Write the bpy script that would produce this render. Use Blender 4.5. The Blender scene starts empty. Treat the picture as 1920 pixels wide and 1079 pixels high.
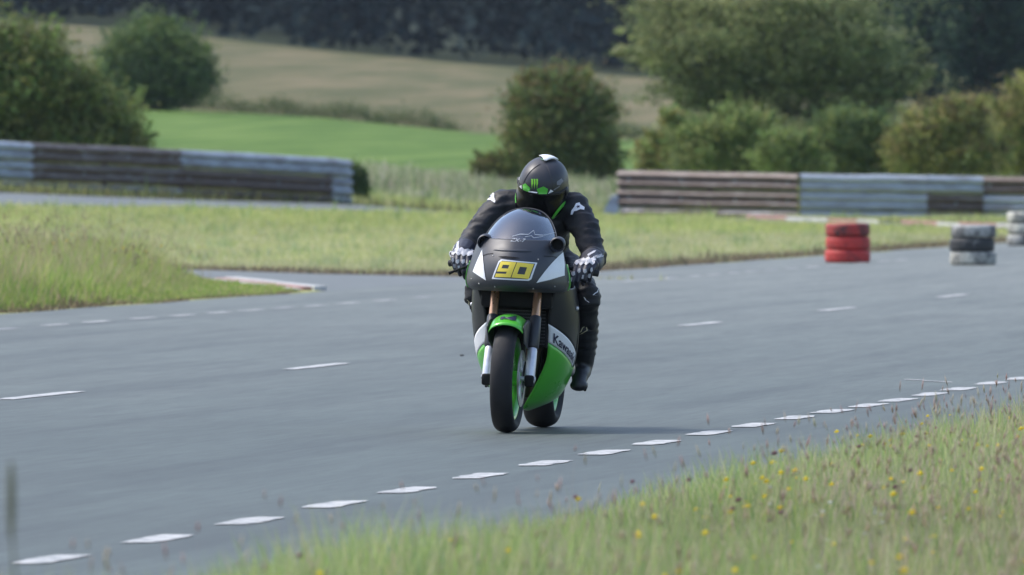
import bpy, bmesh, math, random
import numpy as np
from mathutils import Vector, Matrix, noise
from mathutils.bvhtree import BVHTree

random.seed(7); rng = np.random.default_rng(7)
R = math.radians
scene = bpy.context.scene
COL = scene.collection

# ------------------------------------------------------------------ camera, sky, sun, exposure
FPX, HCAM, YH = 24500.0, 1.57, 277.0           # focal length in photo pixels, eye height, horizon row
cam_d = bpy.data.cameras.new('camera'); cam = bpy.data.objects.new('camera', cam_d); COL.objects.link(cam)
cam_d.sensor_width = 36.0; cam_d.lens = FPX / 1920 * 36.0
cam_d.clip_start = 0.5; cam_d.clip_end = 6000
cam.location = (0, 0, HCAM)
cam.rotation_euler = (R(90) - math.atan((539.5 - YH) / FPX), 0, 0)
cam_d.dof.use_dof = True; cam_d.dof.focus_distance = 71.6; cam_d.dof.aperture_fstop = 10.2
scene.camera = cam

SUN_EL, SUN_AZ = R(56), R(-70)                  # azimuth from +Y towards +X: the sun stands left and a little behind the rider
world = bpy.data.worlds.new('World'); scene.world = world; world.use_nodes = True
wn = world.node_tree
sky = wn.nodes.new('ShaderNodeTexSky'); sky.sky_type = 'NISHITA'; sky.sun_disc = False
sky.sun_elevation = SUN_EL; sky.sun_rotation = SUN_AZ
sky.air_density = 1.0; sky.dust_density = 2.5; sky.ozone_density = 1.0
wn.nodes['Background'].inputs[1].default_value = 0.15
wn.links.new(sky.outputs[0], wn.nodes['Background'].inputs[0])
sun_d = bpy.data.lights.new('sun', 'SUN'); sun = bpy.data.objects.new('sun', sun_d); COL.objects.link(sun)
sun_d.energy = 1.5; sun_d.angle = R(9.0); sun_d.color = (1.0, 0.965, 0.91)
sdir = Vector((math.sin(SUN_AZ) * math.cos(SUN_EL), math.cos(SUN_AZ) * math.cos(SUN_EL), math.sin(SUN_EL)))
sun.rotation_euler = sdir.to_track_quat('Z', 'Y').to_euler()
vs = scene.view_settings
vs.view_transform = 'Standard'; vs.look = 'None'; vs.gamma = 1.0; vs.exposure = 1.02; vs.use_curve_mapping = False

# ------------------------------------------------------------------ helpers
def new_mat(name):
    m = bpy.data.materials.new(name); m.use_nodes = True
    return m, m.node_tree, m.node_tree.nodes['Principled BSDF']

def node(nt, t, **kw):
    n = nt.nodes.new(t)
    for k, v in kw.items():
        if hasattr(n, k): setattr(n, k, v)
        else: n.inputs[k].default_value = v
    return n

def ramp(nt, fac, stops):
    r = nt.nodes.new('ShaderNodeValToRGB')
    e = r.color_ramp.elements
    while len(e) < len(stops): e.new(0.5)
    for i, (p, c) in enumerate(stops):
        e[i].position = p; e[i].color = (c[0], c[1], c[2], 1)
    nt.links.new(fac, r.inputs[0]); return r.outputs[0]

def noise_fac(nt, scale, detail=4, rough=0.55, mapping=None, coord='Object', dist=0.0):
    tc = nt.nodes.new('ShaderNodeTexCoord'); out = tc.outputs[coord]
    if mapping:
        mp = nt.nodes.new('ShaderNodeMapping'); nt.links.new(out, mp.inputs[0]); out = mp.outputs[0]
        mp.vector_type = 'TEXTURE'; mp.inputs['Scale'].default_value = tuple(1 / k for k in mapping[0]); mp.inputs['Rotation'].default_value = (0, 0, -mapping[1])
    n = node(nt, 'ShaderNodeTexNoise', Scale=scale, Detail=detail, Roughness=rough, Distortion=dist)
    nt.links.new(out, n.inputs['Vector']); return n.outputs['Fac']

def mixc(nt, fac, a, b, mode='MIX'):
    m = nt.nodes.new('ShaderNodeMix'); m.data_type = 'RGBA'; m.blend_type = mode
    for s, v in ((0, fac), (6, a), (7, b)):
        if isinstance(v, (int, float)): m.inputs[s].default_value = v
        elif isinstance(v, tuple): m.inputs[s].default_value = (*v[:3], 1)
        else: nt.links.new(v, m.inputs[s])
    return m.outputs[2]

def bump(nt, bsdf, fac, strength, dist):
    b = node(nt, 'ShaderNodeBump', Strength=strength, Distance=dist)
    nt.links.new(fac, b.inputs['Height']); nt.links.new(b.outputs[0], bsdf.inputs['Normal'])

def paint(name, col, rough=0.45, metal=0.0, var=0.12, scale=14, coat=0.0, bmp=0.0, spec=0.5):
    """paint, metal or leather: one colour with slight wear, roughness variation and fine relief"""
    m, nt, b = new_mat(name)
    f = noise_fac(nt, scale, 5)
    dark = tuple(c * (1 - var) for c in col); lite = tuple(min(1, c * (1 + var) + var * 0.02) for c in col)
    nt.links.new(ramp(nt, f, [(0.3, dark), (0.7, lite)]), b.inputs['Base Color'])
    nt.links.new(ramp(nt, f, [(0.3, (rough * .85,) * 3), (0.7, (min(1, rough * 1.15),) * 3)]), b.inputs['Roughness'])
    b.inputs['Metallic'].default_value = metal; b.inputs['Coat Weight'].default_value = coat
    b.inputs['Specular IOR Level'].default_value = spec
    if bmp: bump(nt, b, noise_fac(nt, scale * 6, 4), bmp, 0.002)
    return m

def foliage_mat(name, transl=0.35, rough=0.6):
    m, nt, b = new_mat(name)
    at = nt.nodes.new('ShaderNodeAttribute'); at.attribute_name = 'Col'
    nt.links.new(at.outputs['Color'], b.inputs['Base Color']); b.inputs['Roughness'].default_value = rough
    b.inputs['Specular IOR Level'].default_value = 0.25
    tr = nt.nodes.new('ShaderNodeBsdfTranslucent'); nt.links.new(at.outputs['Color'], tr.inputs[0])
    mx = nt.nodes.new('ShaderNodeMixShader'); mx.inputs[0].default_value = transl
    nt.links.new(b.outputs[0], mx.inputs[1]); nt.links.new(tr.outputs[0], mx.inputs[2])
    nt.links.new(mx.outputs[0], nt.nodes['Material Output'].inputs[0])
    return m

def link(name, me, mat=None, parent=None, smooth=False):
    o = bpy.data.objects.new(name, me); COL.objects.link(o)
    if mat: me.materials.append(mat)
    if smooth: me.polygons.foreach_set('use_smooth', [True] * len(me.polygons))
    if parent: o.parent = parent
    return o

def obj(name, v, f, mat=None, parent=None, smooth=False):
    me = bpy.data.meshes.new(name); me.from_pydata([tuple(p) for p in v], [], f); me.update()
    return link(name, me, mat, parent, smooth)

def obj_np(name, v, f, mat, parent=None, cols=None, smooth=False):
    """fast mesh of uniform faces (n,3) or (n,4), optional vertex colours"""
    me = bpy.data.meshes.new(name); n, k = f.shape
    me.vertices.add(len(v)); me.vertices.foreach_set('co', v.astype(np.float32).ravel())
    me.loops.add(n * k); me.loops.foreach_set('vertex_index', f.astype(np.int32).ravel())
    me.polygons.add(n); me.polygons.foreach_set('loop_start', np.arange(0, n * k, k, dtype=np.int32))
    me.update(calc_edges=True)
    if cols is not None:
        a = me.color_attributes.new('Col', 'FLOAT_COLOR', 'POINT')
        a.data.foreach_set('color', np.c_[cols, np.ones(len(cols))].astype(np.float32).ravel())
    return link(name, me, mat, parent, smooth)

def tag(o, label=None, cat=None, group=None, kind=None):
    if label: o['label'] = label
    if cat: o['category'] = cat
    if group: o['group'] = group
    if kind: o['kind'] = kind
    return o

def empty(name, loc=(0, 0, 0), rot=(0, 0, 0)):
    o = bpy.data.objects.new(name, None); COL.objects.link(o); o.location = loc; o.rotation_euler = rot
    o.empty_display_size = 0.1
    return o

class MB:
    """collects simple closed shapes in one mesh"""
    def __init__(s): s.v, s.f = [], []
    def add(s, v, f):
        k = len(s.v); s.v += [tuple(p) for p in v]; s.f += [tuple(i + k for i in q) for q in f]; return s
    def box(s, c, h, bev=0.0, mat=None):
        bm = bmesh.new(); bmesh.ops.create_cube(bm, size=2.0)
        for v in bm.verts: v.co = Vector((v.co.x * h[0], v.co.y * h[1], v.co.z * h[2]))
        if bev: bmesh.ops.bevel(bm, geom=bm.edges[:], offset=bev, segments=2, affect='EDGES', profile=0.5)
        if mat: bm.transform(mat)
        bm.verts.index_update()
        s.add([v.co + Vector(c) for v in bm.verts], [[v.index for v in f.verts] for f in bm.faces]); bm.free(); return s
    def tube(s, pts, rad, n=10, cap=True):
        pts = [Vector(p) for p in pts]
        if isinstance(rad, (int, float)): rad = [rad] * len(pts)
        rings = []; ref = None
        for i, p in enumerate(pts):
            t = (pts[min(i + 1, len(pts) - 1)] - pts[max(i - 1, 0)]).normalized()
            if ref is None: ref = t.orthogonal().normalized()
            ref = (ref - t * ref.dot(t)).normalized(); b = t.cross(ref)
            rings.append([p + (ref * math.cos(2 * math.pi * k / n) + b * math.sin(2 * math.pi * k / n)) * rad[i] for k in range(n)])
        v = [q for r in rings for q in r]; f = []
        for i in range(len(pts) - 1):
            for k in range(n):
                f.append((i * n + k, i * n + (k + 1) % n, (i + 1) * n + (k + 1) % n, (i + 1) * n + k))
        if cap: f += [tuple(range(n - 1, -1, -1)), tuple((len(pts) - 1) * n + k for k in range(n))]
        return s.add(v, f)
    def ball(s, c, r, nu=16, nv=10, M=None):
        v = [(0, 0, -1)]; f = []
        for i in range(1, nv):
            a = -math.pi / 2 + math.pi * i / nv
            v += [(math.cos(a) * math.cos(2 * math.pi * k / nu), math.cos(a) * math.sin(2 * math.pi * k / nu), math.sin(a)) for k in range(nu)]
        v.append((0, 0, 1)); top = len(v) - 1
        for k in range(nu):
            f.append((0, 1 + (k + 1) % nu, 1 + k)); f.append((top, top - nu + k, top - nu + (k + 1) % nu))
        for i in range(nv - 2):
            for k in range(nu):
                a = 1 + i * nu; f.append((a + k, a + (k + 1) % nu, a + nu + (k + 1) % nu, a + nu + k))
        if isinstance(r, (int, float)): r = (r, r, r)
        out = []
        for p in v:
            q = Vector((p[0] * r[0], p[1] * r[1], p[2] * r[2]))
            if M: q = M @ q
            out.append(q + Vector(c))
        return s.add(out, f)
    def capsule(s, p0, r0, p1, r1, n=14):
        p0, p1 = Vector(p0), Vector(p1)
        s.ball(p0, r0, n, 9); s.ball(p1, r1, n, 9)
        return s.tube([p0, p1], [r0, r1], n)
    def lathe_x(s, prof, n=48, c=(0, 0, 0), closed=True):
        """profile of (x, radius) turned about the X axis"""
        m = len(prof); v = []
        for k in range(n):
            a = 2 * math.pi * k / n
            v += [(c[0] + x, c[1] + r * math.cos(a), c[2] + r * math.sin(a)) for x, r in prof]
        f = []
        for k in range(n):
            for i in range(m if closed else m - 1):
                j = (i + 1) % m; k2 = (k + 1) % n
                f.append((k * m + i, k * m + j, k2 * m + j, k2 * m + i))
        return s.add(v, f)
    def build(s, name, mat, parent=None, smooth=True, angle=35):
        o = obj(name, s.v, s.f, mat, parent, smooth)
        if smooth:
            bm = bmesh.new(); bm.from_mesh(o.data); bmesh.ops.recalc_face_normals(bm, faces=bm.faces)
            for e in bm.edges:
                if len(e.link_faces) == 2 and e.calc_face_angle(0) > R(angle): e.smooth = False
            bm.to_mesh(o.data); bm.free()
        return o

def voxelize(mb, name, mat, parent, size, smooth=5, disp=None):
    """fuses overlapping closed shapes into one continuous skin"""
    me = bpy.data.meshes.new(name + '_src'); me.from_pydata(mb.v, [], mb.f)
    t = bpy.data.objects.new('t', me); COL.objects.link(t)
    m = t.modifiers.new('r', 'REMESH'); m.mode = 'VOXEL'; m.voxel_size = size
    m2 = t.modifiers.new('s', 'SMOOTH'); m2.iterations = smooth; m2.factor = 0.5
    dg = bpy.context.evaluated_depsgraph_get(); out = bpy.data.meshes.new_from_object(t.evaluated_get(dg))
    bpy.data.objects.remove(t); bpy.data.meshes.remove(me); out.name = name
    if disp:
        out.update(); nrm = [v.normal.copy() for v in out.vertices]
        for v, nn in zip(out.vertices, nrm): v.co += nn * disp(v.co)
    out.materials.clear()
    return link(name, out, mat, parent, True)

def bvh_of(*objs):
    v, f = [], []
    for o in objs:
        k = len(v); v += [o.matrix_basis @ p.co for p in o.data.vertices]; f += [[i + k for i in p.vertices] for p in o.data.polygons]
    return BVHTree.FromPolygons(v, f)

def decal(name, polys, bvh, mat, parent, off=0.002, cuts=2, holes=False):
    """thin film of outline polygons (x, z) laid on the surface that faces forward (-y)"""
    bm = bmesh.new()
    for poly in polys:
        vs_ = [bm.verts.new((x, 0, z)) for x, z in poly]
        bm.faces.new(vs_)
    bmesh.ops.triangulate(bm, faces=bm.faces[:])
    for _ in range(cuts): bmesh.ops.subdivide_edges(bm, edges=bm.edges[:], cuts=1, use_grid_fill=True)
    bmesh.ops.triangulate(bm, faces=bm.faces[:])
    dead = []
    for v in bm.verts:
        hit, nrm, _, _ = bvh.ray_cast(Vector((v.co.x, -3, v.co.z)), Vector((0, 1, 0)))
        if hit is None: dead.append(v); continue
        if nrm.y > 0: nrm = -nrm
        v.co = hit + nrm * off
    bmesh.ops.delete(bm, geom=dead, context='VERTS')
    me = bpy.data.meshes.new(name); bm.to_mesh(me); bm.free()
    return link(name, me, mat, parent, True)

def text_mesh(body, bold=0.0):
    cu = bpy.data.curves.new('t', 'FONT'); cu.body = body; cu.offset = bold; cu.resolution_u = 3
    o = bpy.data.objects.new('t', cu); COL.objects.link(o)
    dg = bpy.context.evaluated_depsgraph_get(); me = bpy.data.meshes.new_from_object(o.evaluated_get(dg))
    bpy.data.objects.remove(o)
    v = np.array([p.co[:2] for p in me.vertices]); f = [tuple(p.vertices) for p in me.polygons]
    bpy.data.meshes.remove(me)
    v -= v.min(0); v /= v.max(0)
    return v, f                                     # unit box

# ------------------------------------------------------------------ terrain
TX = np.array([-1500, 0, 300, 600, 900, 1150, 1500, 1920, 3400], float)       # bearing, as photo column
TD = np.array([0, 190, 215, 255, 272, 285, 345, 400, 520, 900, 2600], float)  # distance
TZ = np.array([
 [0]*9, [0]*9,
 [.10, .05, .03, 0, 0, 0, 0, 0, 0],
 [.9, .36, .25, .10, .01, 0, 0, 0, 0],
 [1.3, .62, .40, .17, .03, 0, 0, 0, 0],
 [1.4, .72, .54, .36, .06, 0, 0, 0, 0],
 [1.6, .90, .75, .50, .15, .05, 0, 0, 0],
 [2.6, 1.6, 1.45, 1.25, 1.0, .8, .6, .5, .5],
 [5.0, 3.5, 3.3, 2.9, 2.2, 1.95, 1.7, 1.6, 1.4],
 [15., 10.5, 9.7, 8.4, 7.4, 6.7, 5.6, 4.6, 3.0],
 [60., 48., 45., 42., 40., 38., 34., 30., 22.]])
def Z(x, d):
    x = np.asarray(x, float); d = np.asarray(d, float)
    a = np.clip(960 + FPX * x / np.maximum(d, 40), TX[0], TX[-1]); dd = np.clip(d, TD[0], TD[-1])
    i = np.clip(np.searchsorted(TX, a) - 1, 0, len(TX) - 2); j = np.clip(np.searchsorted(TD, dd) - 1, 0, len(TD) - 2)
    u = (a - TX[i]) / (TX[i + 1] - TX[i]); w = (dd - TD[j]) / (TD[j + 1] - TD[j])
    return (TZ[j, i] * (1 - u) + TZ[j, i + 1] * u) * (1 - w) + (TZ[j + 1, i] * (1 - u) + TZ[j + 1, i + 1] * u) * w
def at_col(X, d):                                   # a ground point at bearing X and distance d
    x = (X - 960) / FPX * d; return Vector((x, d, float(Z(x, d))))
def flat_pt(X, Y):                                  # a point on the level road
    d = FPX * HCAM / (Y - YH); return Vector(((X - 960) / FPX * d, d, 0))

TH = math.atan(0.137); T = Vector((math.sin(TH), math.cos(TH), 0)); N = Vector((math.cos(TH), -math.sin(TH), 0))
C0 = Vector((-1.4, 93, 0))                          # a point of the road's centre line
def road_off(x, d): return (x - C0.x) * N.x + (d - C0.y) * N.y
def road_pt(s, o, z=0): p = C0 + T * s + N * o; return Vector((p.x, p.y, z))

def grid_sheet(name, xs, rows, mat, jitter=0, lift=0):
    """rows: list of functions d(x) ; sheet follows the terrain"""
    v = []
    for r in rows:
        for x in xs:
            d = r(x); v.append((x, d, float(Z(x, d)) + lift))
    n = len(xs); f = [(i * n + k, i * n + k + 1, (i + 1) * n + k + 1, (i + 1) * n + k) for i in range(len(rows) - 1) for k in range(n - 1)]
    return tag(obj(name, v, f, mat, None, True), kind='structure')

# ground materials
def ground_mat(name, stops, scale, stops2=None, scale2=3.0, mapping=None):
    m, nt, b = new_mat(name)
    c = ramp(nt, noise_fac(nt, scale, 6, 0.65, mapping), stops)
    if stops2: c = mixc(nt, 0.55, c, ramp(nt, noise_fac(nt, scale2, 8, 0.7), stops2), 'MULTIPLY')
    nt.links.new(c, b.inputs['Base Color']); b.inputs['Roughness'].default_value = 0.95; b.inputs['Specular IOR Level'].default_value = 0.1
    bump(nt, b, noise_fac(nt, scale2 * 3, 6), 0.6, 0.05)
    return m
M_turf = ground_mat('turf', [(.3, (.20, .25, .08)), (.5, (.28, .31, .11)), (.72, (.34, .34, .16))], .22, [(.3, (.6, .65, .5)), (.7, (1, 1, 1))], 4)
M_crop = ground_mat('crop', [(.39, (.068, .125, .026)), (.5, (.094, .160, .034)), (.61, (.124, .190, .046))], 1.1, [(.32, (.70, .76, .66)), (.66, (1, 1, 1))], .25, ((1, .03, 1), 0.1))
M_hay = ground_mat('hay', [(.38, (.088, .092, .042)), (.5, (.122, .114, .058)), (.61, (.172, .143, .082))], .55, [(.32, (.66, .72, .60)), (.66, (1, 1, 1))], .12, ((1, .028, 1), 0.05))
M_wood = ground_mat('woodland_soil', [(.3, (.02, .03, .015)), (.7, (.04, .05, .03))], .3)

xs = sorted(set([-900, -500, -300, -180, -120, -80] + list(np.arange(-60, 60.1, 1.5)) + [80, 120, 180, 300, 500, 900]))
ROW0 = lambda d: (lambda x: d)
b_crop = lambda x: 352.0
b_hay = lambda x: 512 + 0.5 * x if abs(x) < 40 else 512 + 20 * (1 if x > 0 else -1)
b_wood = lambda x: 880.0
def between(f, g, n): return [(lambda x, t=k / n: f(x) * (1 - t) + g(x) * t) for k in range(n + 1)]
grid_sheet('ground', xs, [ROW0(d) for d in [-200, -60, 0, 20, 40, 60, 80, 100, 120, 140, 160, 180, 190, 200, 215, 225, 235, 245, 255, 263, 272, 278, 285, 295, 305, 318, 330, 345]] + [b_crop], M_turf)
grid_sheet('crop_field', xs, between(b_crop, b_hay, 14), M_crop)
grid_sheet('hay_meadow', xs, between(b_hay, b_wood, 14), M_hay)
grid_sheet('wooded_hill', xs, between(b_wood, ROW0(2600), 10), M_wood)

# ------------------------------------------------------------------ asphalt
def asphalt(name, base, rot, old=None):
    m, nt, b = new_mat(name)
    big = noise_fac(nt, .16, 5, .6); streak = noise_fac(nt, .55, 5, .6, ((3.2, .10, 1), rot)); fine = noise_fac(nt, 55, 3, .7)
    mid = noise_fac(nt, 2.2, 5, .6)
    c = ramp(nt, big, [(.3, tuple(k * .86 for k in base)), (.7, tuple(k * 1.10 for k in base))])
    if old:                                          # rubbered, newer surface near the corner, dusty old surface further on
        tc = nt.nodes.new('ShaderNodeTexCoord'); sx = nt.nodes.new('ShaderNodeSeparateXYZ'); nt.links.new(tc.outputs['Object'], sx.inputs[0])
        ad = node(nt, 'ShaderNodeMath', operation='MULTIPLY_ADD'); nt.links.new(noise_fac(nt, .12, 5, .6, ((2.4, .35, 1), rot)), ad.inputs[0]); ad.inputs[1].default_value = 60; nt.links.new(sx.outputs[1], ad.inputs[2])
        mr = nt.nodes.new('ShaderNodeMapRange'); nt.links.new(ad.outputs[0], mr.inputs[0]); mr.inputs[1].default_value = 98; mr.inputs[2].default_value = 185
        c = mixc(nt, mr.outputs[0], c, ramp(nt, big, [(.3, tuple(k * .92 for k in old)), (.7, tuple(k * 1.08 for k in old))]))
    c = mixc(nt, .55, c, ramp(nt, streak, [(.36, (.42, .45, .47)), (.5, (.90, .90, .90)), (.64, (1, 1, 1))]), 'MULTIPLY')
    c = mixc(nt, .45, c, ramp(nt, mid, [(.3, (.78, .78, .78)), (.7, (1.0, 1.0, 1.0))]), 'MULTIPLY')
    c = mixc(nt, .6, c, ramp(nt, fine, [(.3, (.6, .6, .6)), (.52, (.92, .92, .92)), (.75, (1, 1, 1))]), 'MULTIPLY')
    c = mixc(nt, .8, c, ramp(nt, noise_fac(nt, 30, 2, .6, ((1, .035, 1), rot)), [(.38, (.66, .66, .66)), (.5, (.90, .90, .90)), (.62, (1, 1, 1))]), 'MULTIPLY')
    c = mixc(nt, .75, c, ramp(nt, noise_fac(nt, 4.5, 4, .65, ((1, .06, 1), rot)), [(.38, (.74, .75, .76)), (.56, (1, 1, 1))]), 'MULTIPLY')
    nt.links.new(c, b.inputs['Base Color']); b.inputs['Roughness'].default_value = 0.62; b.inputs['Specular IOR Level'].default_value = 0.6
    bump(nt, b, fine, 0.5, 0.006)
    return m
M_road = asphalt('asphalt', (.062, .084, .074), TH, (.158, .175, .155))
M_road2 = asphalt('asphalt_old', (.15, .165, .158), -.5)

def strip(name, left, right, z, mat, kind='structure'):
    v = []; n = len(left)
    for a, b_ in zip(left, right): v += [a, b_]
    f = [(2 * i, 2 * i + 1, 2 * i + 3, 2 * i + 2) for i in range(n - 1)]
    return tag(obj(name, [(p[0], p[1], p[2] + z) for p in v], f, mat), kind=kind)

rs = np.arange(-110, 330, 3.0)
EDGE_L = lambda s: -7.35 + .003 * max(0, s - 30) + .10 * math.sin(s * .9) * math.sin(s * .23)
EDGE_R = lambda s: 7.3 + .08 * math.sin(s * 1.1)
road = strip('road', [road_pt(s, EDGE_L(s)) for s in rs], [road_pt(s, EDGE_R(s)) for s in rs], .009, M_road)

# the side road that forks off to the left behind the grass island
near_edge = [(-1.2, 139.5), (-2.1, 143), (-3.35, 153), (-5.2, 165), (-8.5, 176), (-14, 186), (-24, 196), (-40, 205)]
far_edge = [(2.0, 153.5), (-.4, 158), (-2.37, 161.8), (-4.3, 168), (-6.6, 178), (-11.5, 189), (-22, 201), (-38, 212)]
side = strip('side_road', [Vector((x, d, 0)) for x, d in near_edge], [Vector((x, d, 0)) for x, d in far_edge], .005, M_road2)

# the track that passes in front of the far barriers
pe_n = [(-900, 236), (-300, 248), (0, 256), (300, 263), (600, 274), (900, 284), (1150, 287), (1400, 277), (1650, 264), (1900, 250), (2300, 238)]
pe_f = [(-900, 250), (-300, 264), (0, 271), (300, 277), (600, 283.5), (900, 290), (1150, 293), (1400, 284), (1650, 271), (1900, 257), (2300, 246)]
def dens(pts, n=8):
    out = []
    for (a, b_), (c, d) in zip(pts[:-1], pts[1:]): out += [at_col(a + (c - a) * k / n, b_ + (d - b_) * k / n) for k in range(n)]
    return out + [at_col(*pts[-1])]
track = strip('far_track', dens(pe_f), dens(pe_n), .03, M_road2)
path_n = dens(pe_n); path_f = dens(pe_f)

# painted dashes, parts of the road
M_paint, nt, b = new_mat('road_paint')
wear = noise_fac(nt, 7, 8, .8)
nt.links.new(ramp(nt, wear, [(.40, (.13, .14, .145)), (.48, (.32, .33, .33)), (.58, (.48, .48, .47))]), b.inputs['Base Color'])
b.inputs['Roughness'].default_value = .7
M_paint_old, nt, b = new_mat('road_paint_worn')
wear = noise_fac(nt, 7, 8, .75)
nt.links.new(ramp(nt, wear, [(.36, (.17, .185, .195)), (.52, (.28, .29, .30)), (.75, (.46, .46, .46))]), b.inputs['Base Color'])
b.inputs['Roughness'].default_value = .8

def dash(c, L, w, mat, name='painted_dash', zz=.013):
    j = lambda k: random.uniform(-k, k)
    n = 6; v = []
    for i in range(n + 1):
        t = -L / 2 + L * i / n
        for sd in (-1, 1):
            p = c + T * (t + j(.05)) + N * (sd * (w / 2 * (.78 if i in (0, n) else 1) + j(.012)))
            v.append((p.x, p.y, zz))
    f = [(2 * i, 2 * i + 1, 2 * i + 3, 2 * i + 2) for i in range(n)]
    return obj(name, v, f, mat, road)
near = [(152, 1055), (342, 1016), (502, 982), (645, 951), (772, 924), (894, 897), (1007, 873), (1116, 853), (1211, 834), (1310, 816), (1396, 801), (1474, 787), (1547, 775), (1617, 764), (1675, 754), (1735, 743), (1790, 733), (1850, 722), (1912, 713)]
for X, Y in near:
    p = flat_pt(X, Y); p = road_pt((p - C0).dot(T), 5.45 + .5 * ((p - C0).dot(N) - 5.45)); dash(p, 1.10, .155, M_paint)
s_ = (flat_pt(1912, 713) - C0).dot(T)
for k in range(1, 5): dash(road_pt(s_ + 2.1 * k, 5.5), 1.10, .155, M_paint)
for X, Y in [(34, 745), (593, 690), (1310, 610), (1572, 582), (1773, 557), (1985, 540)]:
    p = flat_pt(X, Y); dash(road_pt((p - C0).dot(T), 0.35 * (p - C0).dot(N)), 2.7, .14, M_paint)
dash(road_pt((flat_pt(593, 690) - C0).dot(T) + 11.1, 0), 2.7, .14, M_paint)
for X, Y, o_ in [(30, 620, 1), (113, 612, 0), (198, 606, 0), (295, 599.5, 0), (375, 594, 0), (447, 589, 0), (515, 584.5, 0), (583, 580, 1), (655, 576, 0), (717, 571, 0), (780, 565.5, 0), (850, 560, 1),
                 (1165, 535, 1), (1245, 529, 0), (1290, 527, 0), (1330, 524, 0), (1370, 519.5, 0), (1405, 517, 0), (1440, 514, 0), (1474, 511, 0), (1508, 508, 1), (1545, 505, 0), (1585, 502, 0), (1625, 499, 1),
                 (1685, 495, 0), (1730, 492, 0), (1765, 489.5, 0), (1885, 480, 1), (1915, 477.5, 1)]:
    p = flat_pt(X, Y); q = (p - C0).dot(N)
    dash(road_pt((p - C0).dot(T), -5.6 + .4 * (q + 5.6)), 1.15, .125, M_paint_old if o_ else M_paint)
# a stray bent paint stroke near the right edge line
a_ = [flat_pt(1696, 715), flat_pt(1722, 716.2), flat_pt(1750, 718.5), flat_pt(1786, 720.3)]
obj('painted_stroke', [(p.x, p.y + q, .013) for p in a_ for q in (-.11, .11)], [(2 * i, 2 * i + 1, 2 * i + 3, 2 * i + 2) for i in range(3)], M_paint, road)
# a few dark crumbs of rubber on the asphalt
M_rub = paint('rubber', (.018, .018, .02), .7, bmp=.3, scale=30)
for X, Y, w in [(866, 671, .04), (1105, 692, .025)]:
    p = flat_pt(X, Y); tag(MB().ball((p.x, p.y, .018), (w * .45, .02, .007), 8, 5).build('rubber_crumb', M_rub),
        {866: 'largest dark rubber crumb on the asphalt left of the motorcycle', 1212: 'tiny rubber crumb on the asphalt right of the rear wheel', 1105: 'dark rubber crumb on the road just beside the rider boot', 640: 'small rubber crumb beyond the centre line, far left of rider', 850: 'tiny rubber crumb on the road left of the front tyre'}[X], 'rubber crumb')

# ------------------------------------------------------------------ grass, flowers
M_grass = foliage_mat('grass_blades', .5, .55)
def blades(P, h, w, lean, cols, tipc=None, bend=.5, simple=False):
    """P (n,3) roots, h heights, w widths -> verts, tris, colours"""
    n = len(P); a = rng.uniform(0, 2 * np.pi, n); d = np.c_[np.cos(a), np.sin(a), np.zeros(n)]
    b_ = rng.uniform(0, 2 * np.pi, n); l = np.c_[np.cos(b_), np.sin(b_), np.zeros(n)] * (lean * rng.uniform(.2, 1, n))[:, None]
    up = np.array([0, 0, 1.0]); hh = h[:, None]; ww = w[:, None]
    m = P + up * hh * .55 + l * hh * .35; t = P + up * hh + l * hh * (.35 + bend)
    if simple:                                       # short mown blades: one triangle each
        V = np.stack([P - d * ww, P + d * ww, t], 1).reshape(-1, 3)
        return V, np.arange(n * 3).reshape(-1, 3), np.repeat(cols, 3, 0)
    V = np.stack([P - d * ww, P + d * ww, m - d * ww * .75, m + d * ww * .75, t], 1).reshape(-1, 3)
    k = (np.arange(n) * 5)[:, None]
    F = np.concatenate([k + [0, 1, 3], k + [0, 3, 2], k + [2, 3, 4]])
    tc = cols if tipc is None else tipc
    C = np.stack([cols, cols, cols, cols, tc], 1).reshape(-1, 3)
    return V, F, C
def heads(P, h, l, w, cols, lean=.25):
    """seed heads: thin stalk with a slim spindle"""
    n = len(P); a = rng.uniform(0, 2 * np.pi, n); up = np.array([0, 0, 1.0])
    ln = np.c_[np.cos(a), np.sin(a), np.zeros(n)] * lean * rng.uniform(.1, 1, n)[:, None]
    d = np.tile(np.array([1.0, 0, 0]), (n, 1)); e = np.tile(np.array([0, 1.0, 0]), (n, 1))
    top = P + (up + ln) * h[:, None]; ax = (up + ln * 2); ax /= np.linalg.norm(ax, axis=1)[:, None]
    sw = .0016
    mid = top + ax * (l * .45)[:, None]; tip = top + ax * l[:, None]; W = w[:, None]
    V = np.stack([P - d * sw, P + d * sw, top, mid - d * W, mid + d * W, mid - e * W, mid + e * W, tip], 1).reshape(-1, 3)
    k = (np.arange(n) * 8)[:, None]
    F = np.concatenate([k + [0, 1, 2], k + [2, 3, 5], k + [2, 5, 4], k + [2, 4, 6], k + [2, 6, 3], k + [7, 5, 3], k + [7, 4, 5], k + [7, 6, 4], k + [7, 3, 6]])
    st = np.tile(np.array([.22, .24, .10]), (n, 1))
    C = np.stack([st, st, cols, cols, cols, cols, cols, cols], 1).reshape(-1, 3)
    return V, F, C
def merge(L):
    V, F, C = [], [], []; k = 0
    for v, f, c in L: V.append(v); F.append(f + k); C.append(c); k += len(v)
    return np.concatenate(V), np.concatenate(F), np.concatenate(C)
def pal(n, cols, wts=None, var=.18):
    cols = np.array(cols, float); i = rng.choice(len(cols), n, p=wts); return cols[i] * rng.uniform(1 - var, 1 + var, (n, 1)) * rng.uniform(.94, 1.06, (n, 3))
def patchy(x, y, sc, seed=0):
    return np.array([noise.noise(Vector((a * sc, b_ * sc, seed))) for a, b_ in zip(x, y)])
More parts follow.
